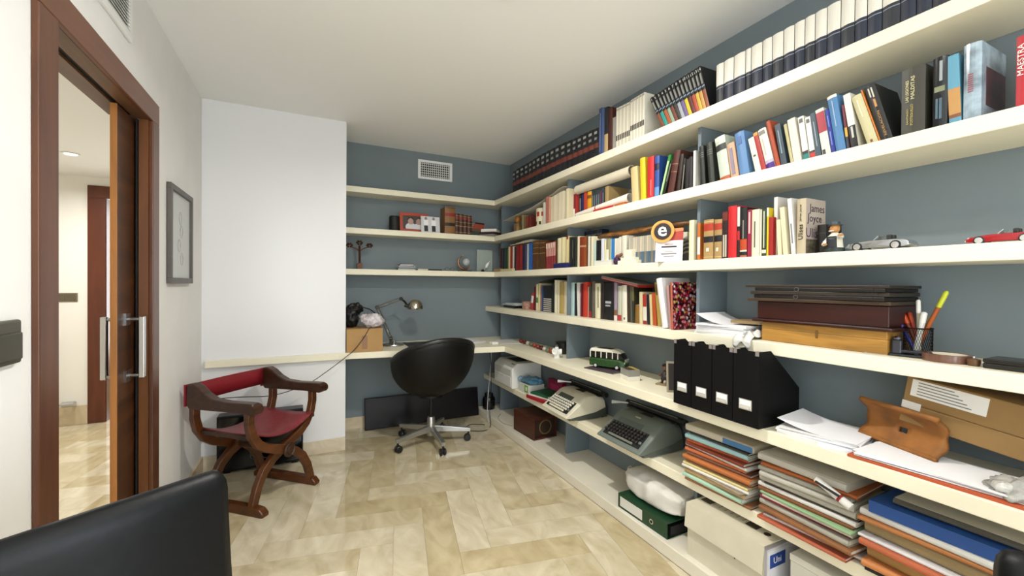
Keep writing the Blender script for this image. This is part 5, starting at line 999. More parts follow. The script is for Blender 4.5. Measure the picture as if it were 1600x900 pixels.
pw = thing('paper_slip', 'thin paper slips lying left of the stapler on the fourth shelf', 'paper slip', (1.68, .735 if 0 else .70, ZD)); MB().box(-.03, .03, -.02, .04, .0004, .0014, RZ(.3)).build('slip', M('#bdb8aa', .6), pw); MB().tube([(-.01, -.02, .003), (-.02, .03, .003), (0, .035, .003)], .001, 5).build('clip', STEEL, pw)
# ================================================================== worktop (E)
bd = thing('bead_strand', 'strand of large red and pale painted beads lying on the worktop', 'beads', (1.72, solve_y(845, 1.70, ZE), ZE))
for i in range(11):
    u = 808+i*6.2; y = solve_y(u, 1.70, ZE+.01); f = i/10
    MB().ell((.02-.06*f, y-bd.location.y, .019), (.019, .022, .018), 12).build('bead', M(['#7c2a20', '#5a1a14', '#b5b0a0', '#6a6a52', '#93402c'][i % 5], .35), bd, smooth='all')
MB().tube([(.02-.06*k/10, solve_y(808+k*6.2, 1.70, ZE+.01)-bd.location.y, .019) for k in range(11)], .003, 6).build('cord', M('#3a2018', .6), bd, smooth=True)
tn = thing('black_tin', 'round black tin with lid standing by the grey upright', 'tin', (1.79, solve_y(874, 1.75, ZE), ZE)); MB().lathe([(.001, 0), (.062, 0), (.064, .004), (.064, .05), (.001, .05)], 28).build('tin', M('#17190f', .35), tn, smooth=True); MB().lathe([(.001, .0505), (.067, .0505), (.067, .085), (.06, .09), (.001, .09)], 28).build('lid', M('#0c0c0c', .3), tn, smooth=True)
ad = thing('plug_adapter', 'white multi-way plug adapter standing on the worktop', 'adapter', (1.63, solve_y(868, 1.62, ZE), ZE)); AW = M('#ecece8', .35)
MB().lathe([(.001, 0), (.022, 0), (.02, .03), (.026, .045), (.024, .062), (.001, .064)], 18).build('body', AW, ad, smooth=True)
for a in range(3):
    q = math.radians(90+a*120); MB().lathe([(.001, 0), (.018, 0), (.02, .004), (.02, .018), (.013, .018), (.013, .010), (.001, .010)], 16, m=TR(.018*math.cos(q), .018*math.sin(q), .045) @ RZ(q) @ Matrix.Rotation(math.radians(90), 4, 'Y')).build('socket', AW, ad, smooth=True)
MB().lathe([(.001, .064), (.013, .064), (.013, .078), (.001, .078)], 14).build('plug_head', AW, ad, smooth=True)
for x in (-.006, .006): MB().tube([(x, 0, .078), (x, 0, .094)], .002, 6).build('pin', M('#d0d0d0', .3, .8), ad)
# camper van on a magazine
va = math.radians(-62)
VX, VY = 1.715, 2.105
mg = flat_book('magazine lying under the green camper van', (1.69, 2.09, ZE+.0004), math.radians(12), .17, .23, .006, '#4a3d46', hard=False, name='magazine', cat='magazine')
vn = thing('model_van', 'green and white model camper van on the magazine', 'model van', (VX, VY, ZE+.0068), va)
GR = M('#234a1c', .35, kind='print', s=60, amt=.2); VW = M('#d8d6c6', .35)
def vsec(x, z0, z1, hw, r=.012): return [(x, -hw, z0), (x, -hw, z1-r), (x, -hw+r, z1), (x, hw-r, z1), (x, hw, z1-r), (x, hw, z0)]
MB().rings([vsec(-.115, .022, .058, .040), vsec(-.11, .014, .066, .043), vsec(.08, .014, .066, .043), vsec(.105, .016, .060, .040), vsec(.118, .022, .05, .032)]).build('lower_body', GR, vn, smooth=True)
MB().rings([vsec(-.11, .066, .106, .038), vsec(-.104, .066, .112, .040), vsec(.06, .066, .114, .040), vsec(.085, .066, .106, .038), vsec(.104, .066, .09, .034)]).build('cabin', M('#14120f', .2), vn, smooth=True)
for x in (-.108, -.072, -.035, .002, .04, .075):
    for s in (-1, 1): MB().box(x-.003, x+.003, s*.0408-.0012, s*.0408+.0012, .066, .107).build('window_pillar', VW, vn)
MB().rings([vsec(-.112, .103, .112, .041, .006), vsec(-.106, .104, .121, .042), vsec(.05, .104, .122, .042), vsec(.078, .102, .114, .04), vsec(.09, .1, .105, .035, .003)]).build('roof', VW, vn, smooth=True)
MB().box(-.07, .03, -.026, .026, .1195, .1235).build('sunroof', M('#3a2a1e', .6), vn, bevel=.002)
MB().prism([(-.036, .066), (.036, .066), (0, .026)], -.001, .001, TR(.1165, 0, 0) @ Matrix(((0, 0, 1, 0), (1, 0, 0, 0), (0, 1, 0, 0), (0, 0, 0, 1))) @ Matrix.Rotation(0, 4, 'X')).build('front_panel', VW, vn)
MB().lathe([(.001, 0), (.011, 0), (.011, .003), (.001, .003)], 16, m=TR(.117, 0, .054) @ Matrix.Rotation(math.radians(90), 4, 'Y')).build('round_emblem', M('#8f9490', .3), vn)
for s in (-1, 1): MB().lathe([(.001, 0), (.009, 0), (.008, .004), (.001, .005)], 14, m=TR(.112, s*.026, .042) @ Matrix.Rotation(math.radians(90), 4, 'Y')).build('headlamp', M('#cfcfc4', .2), vn, smooth=True)
MB().box(.112, .122, -.042, .042, .012, .02).box(-.122, -.114, -.042, .042, .012, .02).build('bumper', VW, vn, bevel=.002)
for x in (-.07, .07):
    for s in (-1, 1):
        c = TR(x, s*.041, .016) @ Matrix.Rotation(math.radians(90), 4, 'X'); w = MB().lathe([(.001, -.006), (.013, -.006), (.016, -.003), (.016, .003), (.013, .006), (.001, .006)], 18, m=c).build('wheel', M('#141210', .6), vn, smooth=True); MB().lathe([(.001, -.0075), (.009, -.007), (.009, .007), (.001, .0075)], 14, m=c).build('hubcap', M('#cfcfca', .3), w, smooth=True)
wp = thing('tape_dispenser', 'small pale bowl behind the camper van', 'bowl', (1.80, 2.34, ZE)); MB().lathe([(.001, 0), (.026, 0), (.04, .014), (.044, .034), (.041, .034), (.036, .015), (.001, .008)], 22).build('bowl', M('#c4c0ae', .4), wp, smooth=True); MB().lathe([(.0405, .033), (.0445, .033), (.0445, .0365), (.0405, .0365)], 22, closed=True).build('rim', M('#8d8a78', .4), wp, smooth=True); wp.name = 'bowl'
sbx = thing('silver_box', 'small silver and white carton in front of the camper van', 'box', (1.635, 1.822, ZE), math.radians(-14)); MB().box(-.035, .035, -.048, .048, 0, .024).build('white_base', M('#e2dfd0', .5), sbx, bevel=.001); MB().box(-.0345, .0345, -.0475, .0475, .0242, .06).build('silver_sleeve', M('#9a9a94', .35, .4), sbx, bevel=.001); MB().box(-.03, .01, -.04, .04, .06, .0615).build('brown_window', M('#4a3a30', .4), sbx); MB().box(.012, .0345, -.0475, .0475, .06, .0618).build('gold_band', M('#b09a50', .4), sbx)
wf = thing('drummer_figurine', 'small seated dark figurine on a wooden stand near the files', 'figurine', (1.73, 1.655, ZE), math.radians(15))
MB().box(-.05, .03, -.03, .03, 0, .008).build('stand', M('#8d7c5c', .5), wf, bevel=.002); MB().tube([(-.01, 0, .008), (-.005, 0, .05), (0, 0, .07)], [.02, .018, .01], 10).build('body', M('#2a2320', .6), wf, smooth='all'); MB().ell((-.004, 0, .088), (.015, .015, .018)).build('head', M('#6a4a34', .5), wf, smooth='all'); MB().ell((0, 0, .099), (.018, .018, .011)).build('hair', M('#120f0e', .7), wf, smooth='all')
for s in (-1, 1): MB().tube([(-.002, s*.014, .06), (-.018, s*.024, .045), (-.03, s*.018, .05)], .005, 6).build('arm', M('#6a4a34', .5), wf, smooth='all'); MB().tube([(-.006, s*.01, .012), (-.028, s*.014, .02), (-.034, s*.014, .008)], .007, 6).build('leg', M('#b8ae98', .6), wf, smooth='all')
sf = thing('standing_frame', 'small pale photo frame standing edge-on beside the black files', 'photo frame', (1.65, 1.50, ZE), math.radians(-35)); m = Matrix.Rotation(math.radians(-8), 4, 'X')
MB().box(-.05, .05, -.006, .006, 0, .15, m).build('frame', M('#a59c88', .5), sf, bevel=.002); MB().box(-.042, .042, -.0072, -.006, .01, .14, m).build('photo', M('#3a3330', .5), sf); MB().box(-.01, .01, .03, .033, 0, .1, Matrix.Rotation(.18, 4, 'X')).build('easel_back', M('#1a1815', .6), sf)
# magazine files
fe = [on_x(u, 640, 1.5).y for u in (1053, 1081, 1113, 1146, 1187)]
for i in range(4):
    y1_, y0_ = fe[i], fe[i+1]; w = y1_-y0_-.003
    t = thing('magazine_file', ['black magazine file standing nearest the small standing photo frame', 'black magazine file second from the small standing photo frame', 'black magazine file third from the small standing photo frame', 'black magazine file nearest the fanned printer paper'][i], 'magazine file', (1.495, y0_+.0015, ZE+.0003), 0, 'four black magazine files')
    FB = M('#050506', .65, spec=.2); hF = .285; D_ = .25
    MB().box(0, .002, 0, w, 0, hF).build('front_panel', FB, t)
    sp_ = [(.0022, 0), (D_, 0), (D_, .13), (.07, hF), (.0022, hF)]
    for y in (0, w-.002): MB().prism(sp_, y, y+.002, Matrix(((1, 0, 0, 0), (0, 0, 1, 0), (0, 1, 0, 0), (0, 0, 0, 1)))).build('side_panel', FB, t)
    MB().box(D_-.002, D_, .0022, w-.0022, 0, .13).build('back_panel', FB, t); MB().box(.0022, D_-.0022, .0022, w-.0022, 0, .002).build('floor_panel', FB, t)
    for y in (.0, w-.014): MB().box(-.001, .0, y, y+.014, hF-.016, hF+.0012).box(-.001, .02, y, y+.014, hF+.0002, hF+.0014).build('metal_corner', M('#b5aca8', .35, .7), t)
    lh = MB().box(-.0018, -.0002, w*.5-.026, w*.5+.026, .06, .064).box(-.0018, -.0002, w*.5-.026, w*.5+.026, .098, .1).box(-.0018, -.0002, w*.5-.026, w*.5-.023, .064, .098).box(-.0018, -.0002, w*.5+.023, w*.5+.026, .064, .098).prism([(-.001, .064), (-.001, .078), (-.009, .066), (-.008, .062)], w*.5-.02, w*.5+.02, Matrix(((1, 0, 0, 0), (0, 0, 1, 0), (0, 1, 0, 0), (0, 0, 0, 1)))).build('label_holder', M('#c9c6be', .3, .6), t)
    MB().box(-.0012, -.0003, w*.5-.023, w*.5+.023, .064, .098).build('label_card', M('#f0eeee', .6), lh)
    for k in range(3): MB().box(.012, D_-.01, .006+k*(w-.012)/3, .006+(k+.8)*(w-.012)/3, .0025, .12).build('papers', PAGE, t)
# papers near the end
o = paper_stack('paper_stack', 'fanned stack of white printer paper beside the black files', 'papers', (1.66, .845, ZE), math.radians(10), .21, .235, .028, 6, 41, curl=.03)
o = paper_stack('document_stack', 'printed white documents lying under the clay roof tile', 'papers', (1.63, .535, ZE+.0085), math.radians(3), .18, .34, .012, 4, 42)
o = flat_book('orange cardboard folder lying under the printed documents', (1.625, .525, ZE+.0004), math.radians(2), .2, .38, .007, '#b5522c', hard=False, name='paper_folder', cat='folder')
bp_ = thing('brochure', 'small blue-edged brochure lying between the paper stacks', 'brochure', (1.575, .745, ZE+.0004), math.radians(25)); MB().box(-.03, .03, -.07, .07, 0, .005).build('pages', M('#dfe1ea', .5), bp_); MB().box(-.03, .03, -.07, -.02, .005, .0056).build('cover_print', M('#5a62a8', .4), bp_)
rt_ = thing('roof_tile', 'curved brown clay roof tile with a round hole lying on papers', 'roof tile', (1.655, .672, ZE+.0225), math.radians(-20)); CL = M('#8f5a22', .7, kind='clay', s=14, amt=.2, bump=.3)
def tl(u, v):
    y = .12-.24*u+.004*math.sin(v*17)*(1 if u in (0., 1.) else 0); a = math.radians(-64+128*v); r = .075
    return (.003+.072*math.cos(a), y, .062+.066*math.sin(a))
rm = MB().grid(tl, 16, 16)
CXh, CVh = 8, 6
rm.f = [q for q in rm.f if not ({q[0]} & {7*17+5, 7*17+6, 8*17+5, 8*17+6})]
ro_ = rm.build('tile_body', CL, rt_, smooth='all', solid=.014); ro_.rotation_euler = (0, math.radians(-4), 0)
MB().tube([Vector(tl(u/16, 1)) for u in range(17)], .0075, 8).build('upper_lip', CL, rt_, smooth='all'); MB().tube([Vector(tl(u/16, 0)) for u in range(17)], .0075, 8).build('lower_lip', CL, rt_, smooth='all')
ct = thing('tilted_carton', 'large brown carton with a white address label leaning on shelf end', 'box', (1.69, -.12, ZE+.0003))
mC = TR(0, 0, .13) @ RZ(math.radians(-12)) @ Matrix.Rotation(math.radians(-24), 4, 'X')
KR2 = M('#8a6a3c', .75, kind='card', s=8, amt=.06)
mC = Matrix.Rotation(math.radians(8), 4, 'X')
MB().box(0, .16, 0, .78, 0, .06, mC).build('lower_half', KR2, ct, bevel=.003); MB().box(0, .16, 0, .78, .0605, .145, mC).build('lid', KR2, ct, bevel=.003)
MB().box(-.0012, -.0002, .60, .765, .088, .14, mC).build('address_label', M('#d9d6cf', .5), ct); MB().box(-.0012, -.0002, .735, .78, .045, .068, mC).build('small_sticker', M('#d0cdc6', .5), ct)
for k in range(5): MB().box(-.0018, -.0012, .63+.01*k, .75, .095+.009*k, .098+.009*k, mC).build('printed_line', M('#77736c', .6), ct)
pb = thing('clear_plastic_bag', 'crumpled clear plastic bag at the end of the orange folder', 'bag', (1.60, .375, ZE)); blob('film', M('#b5b2aa', .15, kind='crinkle', s=40, amt=.2, bump=.8, alpha=.75), pb, (0, 0, .022), (.06, .06, .026), 17, .3, (26, 14)); blob('knot', M('#c9c6be', .2, kind='crinkle', s=40, amt=.2, bump=.8), pb, (-.04, .02, .03), (.016, .02, .016), 19, .3)
# ================================================================== low shelf (G)
pr_ = thing('printer', 'white laser printer on the low shelf under the desk corner', 'printer', (1.715, 3.38, ZG)); PW = M('#e2e1dc', .4); PG = M('#c9c8c2', .45)
hp = .215
MB().prism([(-.145, 0), (.145, 0), (.145, hp), (-.09, hp), (-.145, hp-.045)], -.185, .19, Matrix(((1, 0, 0, 0), (0, 0, 1, 0), (0, 1, 0, 0), (0, 0, 0, 1)))).build('housing', PW, pr_, bevel=.008)
MB().box(-.149, -.145, -.165, .17, .015, .10).build('paper_drawer', PW, pr_, bevel=.002); MB().box(-.148, -.145, -.165, .17, .105, .16).build('front_flap', PG, pr_, bevel=.001)
MB().box(-.06, .06, -.1, .1, hp-.001, hp+.002).build('output_slot', M('#15151a', .5), pr_); MB().box(-.152, -.148, -.03, .03, .085, .095).build('drawer_grip', PG, pr_)
MB().box(-.11, -.095, -.16, -.1, hp-.018, hp-.008, Matrix.Identity(4)).build('control_panel', M('#8d8f92', .4), pr_)
bb_ = thing('blue_plastic_bag', 'shiny blue plastic bag slumped over cartons beside the printer', 'bag', (1.69, 3.06, ZG+.075)); blob('film', M('#5b8fb0', .15, kind='crinkle', s=25, amt=.2, bump=.6), bb_, (0, 0, .022), (.075, .11, .028), 27, .25, (26, 14)); blob('gathered_end', M('#8fb5cc', .15, kind='crinkle', s=25, amt=.2, bump=.6), bb_, (-.04, .11, .016), (.035, .03, .02), 29, .3)
gb = thing('paper_carton', 'white and green carton under the blue plastic bag', 'box', (1.69, 3.07, ZG)); MB().box(-.075, .075, -.085, .085, 0, .073).build('carton', M('#cfd4cc', .5), gb, bevel=.002); MB().box(-.0765, -.075, -.08, -.02, .012, .068).build('green_print', M('#7cab2c', .4), gb); MB().box(-.078, -.0765, -.065, -.042, .025, .055).build('white_square', M('#e6e8e0', .4), gb)
z = ZG
for i, (c, lb, w_, d_, h_, a_, dx) in enumerate((('#a01c26', 'red lowest folder lying beside the cream typewriter', .2, .24, .026, 8, -.02), ('#e2dcd2', 'white middle folder lying beside the cream typewriter', .19, .22, .008, 16, -.01), ('#1c5a3a', 'green topmost folder lying beside the cream typewriter', .19, .2, .014, 12, 0))):
    flat_book(lb, (1.70+dx, 2.82, z+.0004), math.radians(a_), w_, d_, h_, c, hard=False, name='paper_folder', cat='folder', group='folders beside the cream typewriter'); z += h_+.0008
rf = thing('magenta_box', 'magenta box standing behind the red and green folders', 'box', (1.80, 2.86, ZG)); MB().box(-.02, .02, -.12, .09, 0, .13).build('carton', M('#8f1440', .4), rf, bevel=.002); MB().box(-.0212, -.02, -.08, .05, .04, .1).build('front_print', M('#b02a5c', .4), rf)
# typewriters: keyboard faces local -x, width along y
def typewriter(label, loc, rot, W_, D_, Hh, body, low, keyc, keyr, lever, name='typewriter'):
    t = thing(name, label, 'typewriter', loc, rot); B_ = M(body, .42); w = W_/2
    # side profile (x back, z up)
    def sec(y, k): return [(x, y, z) for x, z in ((-D_/2, .026), (-D_/2+.003, .036), (-D_/2+.022, .046), (-D_/2+.105, .046+(Hh-.046)*k*.60), (-D_/2+.15, .046+(Hh-.046)*k*.92), (-D_/2+.175, Hh*k), (-D_/2+.20, Hh*k), (D_/2-.08, Hh*k), (D_/2-.03, Hh*.86*k), (D_/2-.02, .07), (D_/2-.1, .045), (-D_/2+.03, .022))]
    R = []
    for y, k in ((-w, .86), (-w+.012, .97), (-w+.03, 1), (w-.03, 1), (w-.012, .97), (w, .86)):
        s = sec(y, k)
        R.append(s)
    # solid side walls and hood
    hood = MB().rings([[p for p in r] for r in R]); ho = hood.build('body', B_, t, smooth=True, bevel=.004)
    # dark key well set in the sloping front, proud by a hair
    sl = math.atan2((Hh-.046)*.60, .083); mK = TR(-D_/2+.026, 0, .0495) @ Matrix.Rotation(-sl, 4, 'Y')
    MB().box(-.004, .096, -w+.03, w-.03, .0005, .003, mK).build('key_well', M('#121212', .6), t)
    kr = MB(); n = 11 if W_ > .33 else 10
    for r in range(4):
        ks = MB()
        for k in range(n):
            y = (w-.05)-(2*w-.1)*k/(n-1)-.004*(r-1.5); x = .022+.0195*r
            ks.lathe([(.0065, .004), (.0082, .010), (.0075, .015), (.001, .0155)], 8, (x, y, .004), mK)
        ks.build('key_row', M(keyc, .4), t, smooth=True)
    MB().box(-.001, .012, -w*.55, w*.55, .004, .014, mK).build('space_bar', M(keyr, .4), t, bevel=.003)
    for s in (-1, 1): MB().box(.018, .034, s*(w-.036)-.008, s*(w-.036)+.008, .004, .015, mK).build('shift_key', M('#59605e', .4), t, bevel=.002)
    # hood plate, type basket opening, carriage
    MB().box(-.004, .03, -w+.10, w-.06, -.0006, .0008, TR(-D_/2+.105, 0, .046+(Hh-.046)*.60+.0006) @ Matrix.Rotation(-math.atan2((Hh-.046)*.32, .045), 4, 'Y')).build('hood_panel', M(low, .4), t)
    MB().prism([(-D_/2+.205, -.05), (-D_/2+.205, .05), (-D_/2+.25, .035), (-D_/2+.25, -.035)], Hh-.001, Hh+.0015).build('type_basket', M('#0d0d0d', .6), t)
    MB().tube([(D_/2-.055, -w-.03, Hh+.012), (D_/2-.055, w+.03, Hh+.012)], .018, 14).build('platen', M('#141414', .5), t, smooth=True)
    MB().box(D_/2-.09, D_/2-.02, -w-.02, w+.02, Hh-.006, Hh+.004).build('carriage', M('#2c2c2a', .4, .4), t, bevel=.002)
    MB().box(D_/2-.074, D_/2-.070, -w-.01, w+.01, Hh+.026, Hh+.031).build('paper_bail', M('#8d8d8a', .3, .8), t)
    for s in (-1, 1): MB().tube([(D_/2-.055, s*(w+.03), Hh+.012), (D_/2-.055, s*(w+.052), Hh+.012)], .016, 14).build('platen_knob', M('#1a1a1a', .5), t, smooth=True)
    MB().strap([(D_/2-.06, w+.02, Hh+.012), (D_/2-.11, w+.05, Hh+.016), (D_/2-.16, w+.075, Hh+.018)], (0, 0, 1), [.008, .01, .02], .003).build('return_lever', M(lever, .3, .3), t)
    MB().prism([(-D_/2+.035, .007), (D_/2-.01, .007), (D_/2-.01, .075), (D_/2-.1, .05), (-D_/2+.04, .026)], -w+.004, w-.004, Matrix(((1, 0, 0, 0), (0, 0, 1, 0), (0, 1, 0, 0), (0, 0, 0, 1)))).build('base_tray', M(low, .45), t, bevel=.003)
    for x in (-D_/2+.12, D_/2-.03):
        for s in (-1, 1): MB().lathe([(.001, 0), (.011, 0), (.011, .007), (.001, .007)], 12, (x, s*(w-.03), 0)).build('rubber_foot', BLACK, t)
    MB().box(-.0008, .0008, -.02, .02, -.004, .004, TR(-D_/2+.154, 0, .046+(Hh-.046)*.945) @ Matrix.Rotation(.8, 4, 'Y')).build('maker_badge', M('#cfc9a8', .3, .6), t)
    return t
typewriter('cream portable typewriter with white keys on the low shelf', (1.675, 2.425, ZG+.0003), math.radians(-2), .33, .335, .155, '#d5cfb9', '#4a4f48', '#e0dccb', '#dcd6c0', '#d8d8d2')
typewriter('grey-green typewriter with dark keys on the low shelf', (1.68, 1.79, ZG+.0003), math.radians(0), .345, .33, .16, '#69716a', '#565e58', '#2c2a28', '#6f7268', '#c9ccc4')
# folder stacks
def folder(label, loc, rot, W_, D_, h, col, inner, group, tilt=0):
    """kraft folder lying flat, rounded fold towards -x (the room)"""
    o = thing('paper_folder', label, 'folder', loc, rot, group); n = 6
    c = [(-D_/2+h*.35-h*.35*math.sin(math.pi*k/n), h/2-h/2*math.cos(math.pi*k/n)) for k in range(n+1)]
    e = max(.0007, h*.09); inn = [(x+e*1.2, e+z*(h-2*e)/h) for x, z in c]
    prof = [(D_/2, 0)]+c+[(D_/2, h), (D_/2, h-e)]+inn[::-1]+[(D_/2, e)]
    mm = Matrix(((1, 0, 0, 0), (0, 0, 1, 0), (0, 1, 0, 0), (0, 0, 0, 1)))
    MB().prism(prof, -W_/2, W_/2, mm).build('cover', M(col, .65, kind='card', s=9, amt=.05), o)
    box('sheets', M(inner, .75), o, -D_/2+h*.5+.003, D_/2-.006, -W_/2+.004, W_/2-.004, e+.0002, h-e-.0002)
    return o
def stack(y0, y1, z0, items, tag_, seed, xf=1.575):
    random.seed(seed); z = z0
    for i, (c, h, nm) in enumerate(items):
        w = (y0-y1)-random.uniform(0, .03); dx = random.uniform(-.012, .02); D_ = .225; h_ = h/1000
        x = xf+D_/2+dx; x = min(x, XR-.01-D_/2)
        folder(f'{nm} folder {"at the bottom of" if i == 0 else "on top of" if i == len(items)-1 else "in"} the {tag_}', (x, (y0+y1)/2+random.uniform(-.012, .012), z+.0003), math.radians(random.uniform(-4.5, 4.5)), w, D_, h_, c, random.choice(['#d9d3c2', '#e2dfd8', '#cfc6ae']), 'folders of the '+tag_)
        z += h_+.0006
    return z
y0, y1 = on_x(1066, 742, 1.575).y, on_x(1166, 795, 1.575).y
stack(y0, y1, ZG, [('#8a5a38', 12, 'brown'), ('#a9c9b0', 18, 'mint green'), ('#c4a070', 18, 'tan'), ('#9a8a78', 10, 'grey-brown'), ('#e0dcd2', 12, 'thin white'), ('#d9c88a', 12, 'pale yellow'), ('#8f5a3c', 16, 'cocoa brown'), ('#b56a35', 18, 'bright orange-brown'), ('#6d4630', 12, 'umber'), ('#b5623a', 14, 'rust'), ('#d5d2c8', 12, 'off-white'), ('#7a3420', 14, 'dark russet'), ('#a04a28', 16, 'terracotta'), ('#9cc2c4', 20, 'light blue'), ('#3a3632', 8, 'charcoal')], 'first folder stack beside the grey-green typewriter', 51)
o = thing('plastic_wallet', 'clear-topped white and blue document wallet crowning the first folder stack', 'document wallet', (1.70, (y0+y1)/2-.005, ZG+.2235)); o.rotation_euler = (0, 0, .03)
MB().box(-.11, .11, -.165, .165, 0, .03).build('wallet', M('#b9b2a0', .35), o, bevel=.008); MB().box(-.1112, -.11, -.16, -.03, .004, .026).build('blue_label', M('#3f6f9c', .4), o)
y0, y1 = on_x(1182, 792, 1.575).y, on_x(1335, 868, 1.575).y
zt = stack(y0, y1, ZG, [('#b05a3c', 12, 'brick orange'), ('#d6c9c4', 10, 'pinkish white'), ('#9a9488', 10, 'grey'), ('#8a5a34', 16, 'brown'), ('#a8a294', 20, 'stone grey'), ('#8f2a3a', 14, 'crimson'), ('#c9bfb0', 10, 'oatmeal'), ('#8fae84', 10, 'sage green'), ('#7a4a24', 12, 'chestnut'), ('#d5d2cc', 16, 'white'), ('#3a2f2a', 8, 'black-brown'), ('#aaa598', 22, 'pale grey'), ('#b5b0a4', 18, 'ash grey'), ('#9a968a', 16, 'pebble grey'), ('#a85a28', 12, 'amber')], 'second folder stack under the paper pile', 52)
def mag_bundle(label, loc, rx, W_, D_, h, col):
    o = thing('magazine', label, 'magazine', loc); o.rotation_euler = (rx, 0, 0)
    n = 5; c = [(-D_/2+.01-.01*math.sin(math.pi*k/n), h/2-h/2*math.cos(math.pi*k/n)) for k in range(n+1)]
    MB().prism([(D_/2, 0)]+c+[(D_/2, h)], -W_/2, W_/2, Matrix(((1, 0, 0, 0), (0, 0, 1, 0), (0, 1, 0, 0), (0, 0, 0, 1)))).build('pages', M(col, .5), o, smooth=True); MB().box(-D_/2+.012, D_/2, -W_/2, W_/2, h, h+.0008).build('cover', M('#cfccc4', .35), o)
    return o
mag_bundle('pale grey rolled magazine topping the second folder stack', (1.69, (y0+y1)/2+.02, zt+.001), math.radians(0), .30, .2, .028, '#bab5aa')
rl = rollp('rolled_leaflet', 'white rolled leaflet with a red stripe and pen clip poking from second stack', on_x(1275, 748, 1.565), on_x(1330, 793, 1.565), .011, .013, '#d8d5d0', .7)
pn = pen('black pen clipped against the rolled white leaflet', on_x(1274, 752, 1.552), on_x(1312, 776, 1.552), .004, '#141414', '#1c1c1c')
y0, y1 = on_x(1340, 868, 1.575).y, .30
zt = stack(y0, y1, ZG, [('#1a1512', 14, 'black'), ('#c9824a', 20, 'bright orange'), ('#a8824a', 44, 'thick tan'), ('#b5603c', 20, 'salmon'), ('#d8d5d4', 10, 'white'), ('#9a845c', 46, 'bulky khaki'), ('#a86a38', 12, 'copper'), ('#cfccc6', 22, 'ivory')], 'third folder stack behind the leather chair', 53)
o = flat_book('bright blue ring binder lying on the third folder stack', (1.70, (y0+y1)/2-.01, zt+.0006), 0, .24, y0-y1-.03, .036, '#1c4a8f', name='binder', cat='binder'); zt += .038
mag_bundle('dark grey magazine bundle topping the blue ring binder', (1.71, (y0+y1)/2-.02, zt), 0, .3, .2, .018, '#57544c')
# ================================================================== plinth level (F)
jr = thing('black_jar', 'black ribbed cylindrical speaker on the floor corner under the printer', 'speaker', (1.60, 3.765, ZF)); MB().lathe([(.001, 0), (.055, 0), (.06, .008), (.06, .10), (.055, .112), (.042, .118), (.04, .15), (.001, .152)], 26).build('body', M('#0d0d0e', .25), jr, smooth=True); jr.name = 'speaker'
for z in (.03, .055, .08): MB().lathe([(.0595, 0), (.062, .002), (.062, .006), (.0595, .008)], 26, (0, 0, z), closed=True).build('rib', M('#1a1a1c', .2), jr, smooth=True)
ra = thing('wooden_radio', 'reddish-brown wooden radio cabinet with a round cone on plinth', 'radio', (1.68, 2.99, ZF), math.radians(4)); RW = M('#4a1f12', .35, kind='woody', s=14, amt=.25); w_, d_, h_ = .155, .11, .17
for q in ((-d_, d_, -w_, w_, 0, .014), (-d_, d_, -w_, w_, h_-.014, h_), (-d_, d_, w_-.014, w_, .0142, h_-.0142), (-d_, -d_+.012, -w_, w_-.0142, .0142, h_-.0142), (d_-.012, d_, -w_, w_-.0142, .0142, h_-.0142)): MB().box(*q).build('cabinet_panel', RW, ra, bevel=.003)
MB().box(-d_+.0122, d_-.0122, -w_+.02, -w_+.026, .0142, h_-.0142).build('baffle', M('#2c1a10', .6), ra); MB().lathe([(.001, .012), (.02, .012), (.055, .0), (.06, .003), (.022, .018), (.001, .018)], 24, m=TR(.012, -w_+.018, .085) @ Matrix.Rotation(math.radians(-90), 4, 'X')).build('speaker_cone', M('#6f5a28', .6), ra, smooth=True)
# green lever-arch binder with cloth bag
y0, y1 = on_x(971, 806, 1.56).y, on_x(1046, 853, 1.56).y
gbn = thing('lever_arch_binder', 'dark green lever-arch binder lying on the plinth', 'binder', (1.54, (y0+y1)/2, ZF), math.radians(1.5)); GN = M('#0f3a20', .4); wy = (y0-y1)/2; hb = .075
MB().box(0, .003, -wy, wy, 0, hb).box(.003, .27, -wy, wy, 0, .003).box(.003, .27, -wy, wy, hb-.003, hb).build('cover', GN, gbn, bevel=.001)
box('sheets', M('#1a1a1c', .6), gbn, .03, .265, -wy+.006, wy-.006, .0032, hb-.025); MB().box(-.0012, -.0002, -wy*.05, wy*.9, .012, hb-.012).build('spine_label', M('#d8d6cc', .6), gbn); MB().lathe([(.008, -.001), (.0125, -.001), (.0125, .002), (.008, .002)], 20, m=TR(-.0005, -wy*.42, hb*.5) @ Matrix.Rotation(math.radians(-90), 4, 'Y'), closed=True).build('finger_ring', CHROME, gbn, smooth=True)
MB().lathe([(.001, -.001), (.0078, -.001), (.0078, .0), (.001, .0)], 16, m=TR(-.0007, -wy*.42, hb*.5) @ Matrix.Rotation(math.radians(-90), 4, 'Y')).build('finger_hole', BLACK, gbn)
clb = thing('cloth_bag', 'white cloth dust bag with drawstring lying on the green binder', 'bag', (1.675, (y0+y1)/2+.0, ZF+hb+.0005), math.radians(1)); CLM = M('#d9d5cc', .8, kind='cloth', s=8, amt=.08, bump=.6)
R = []; n = 20; random.seed(61)
n = 36
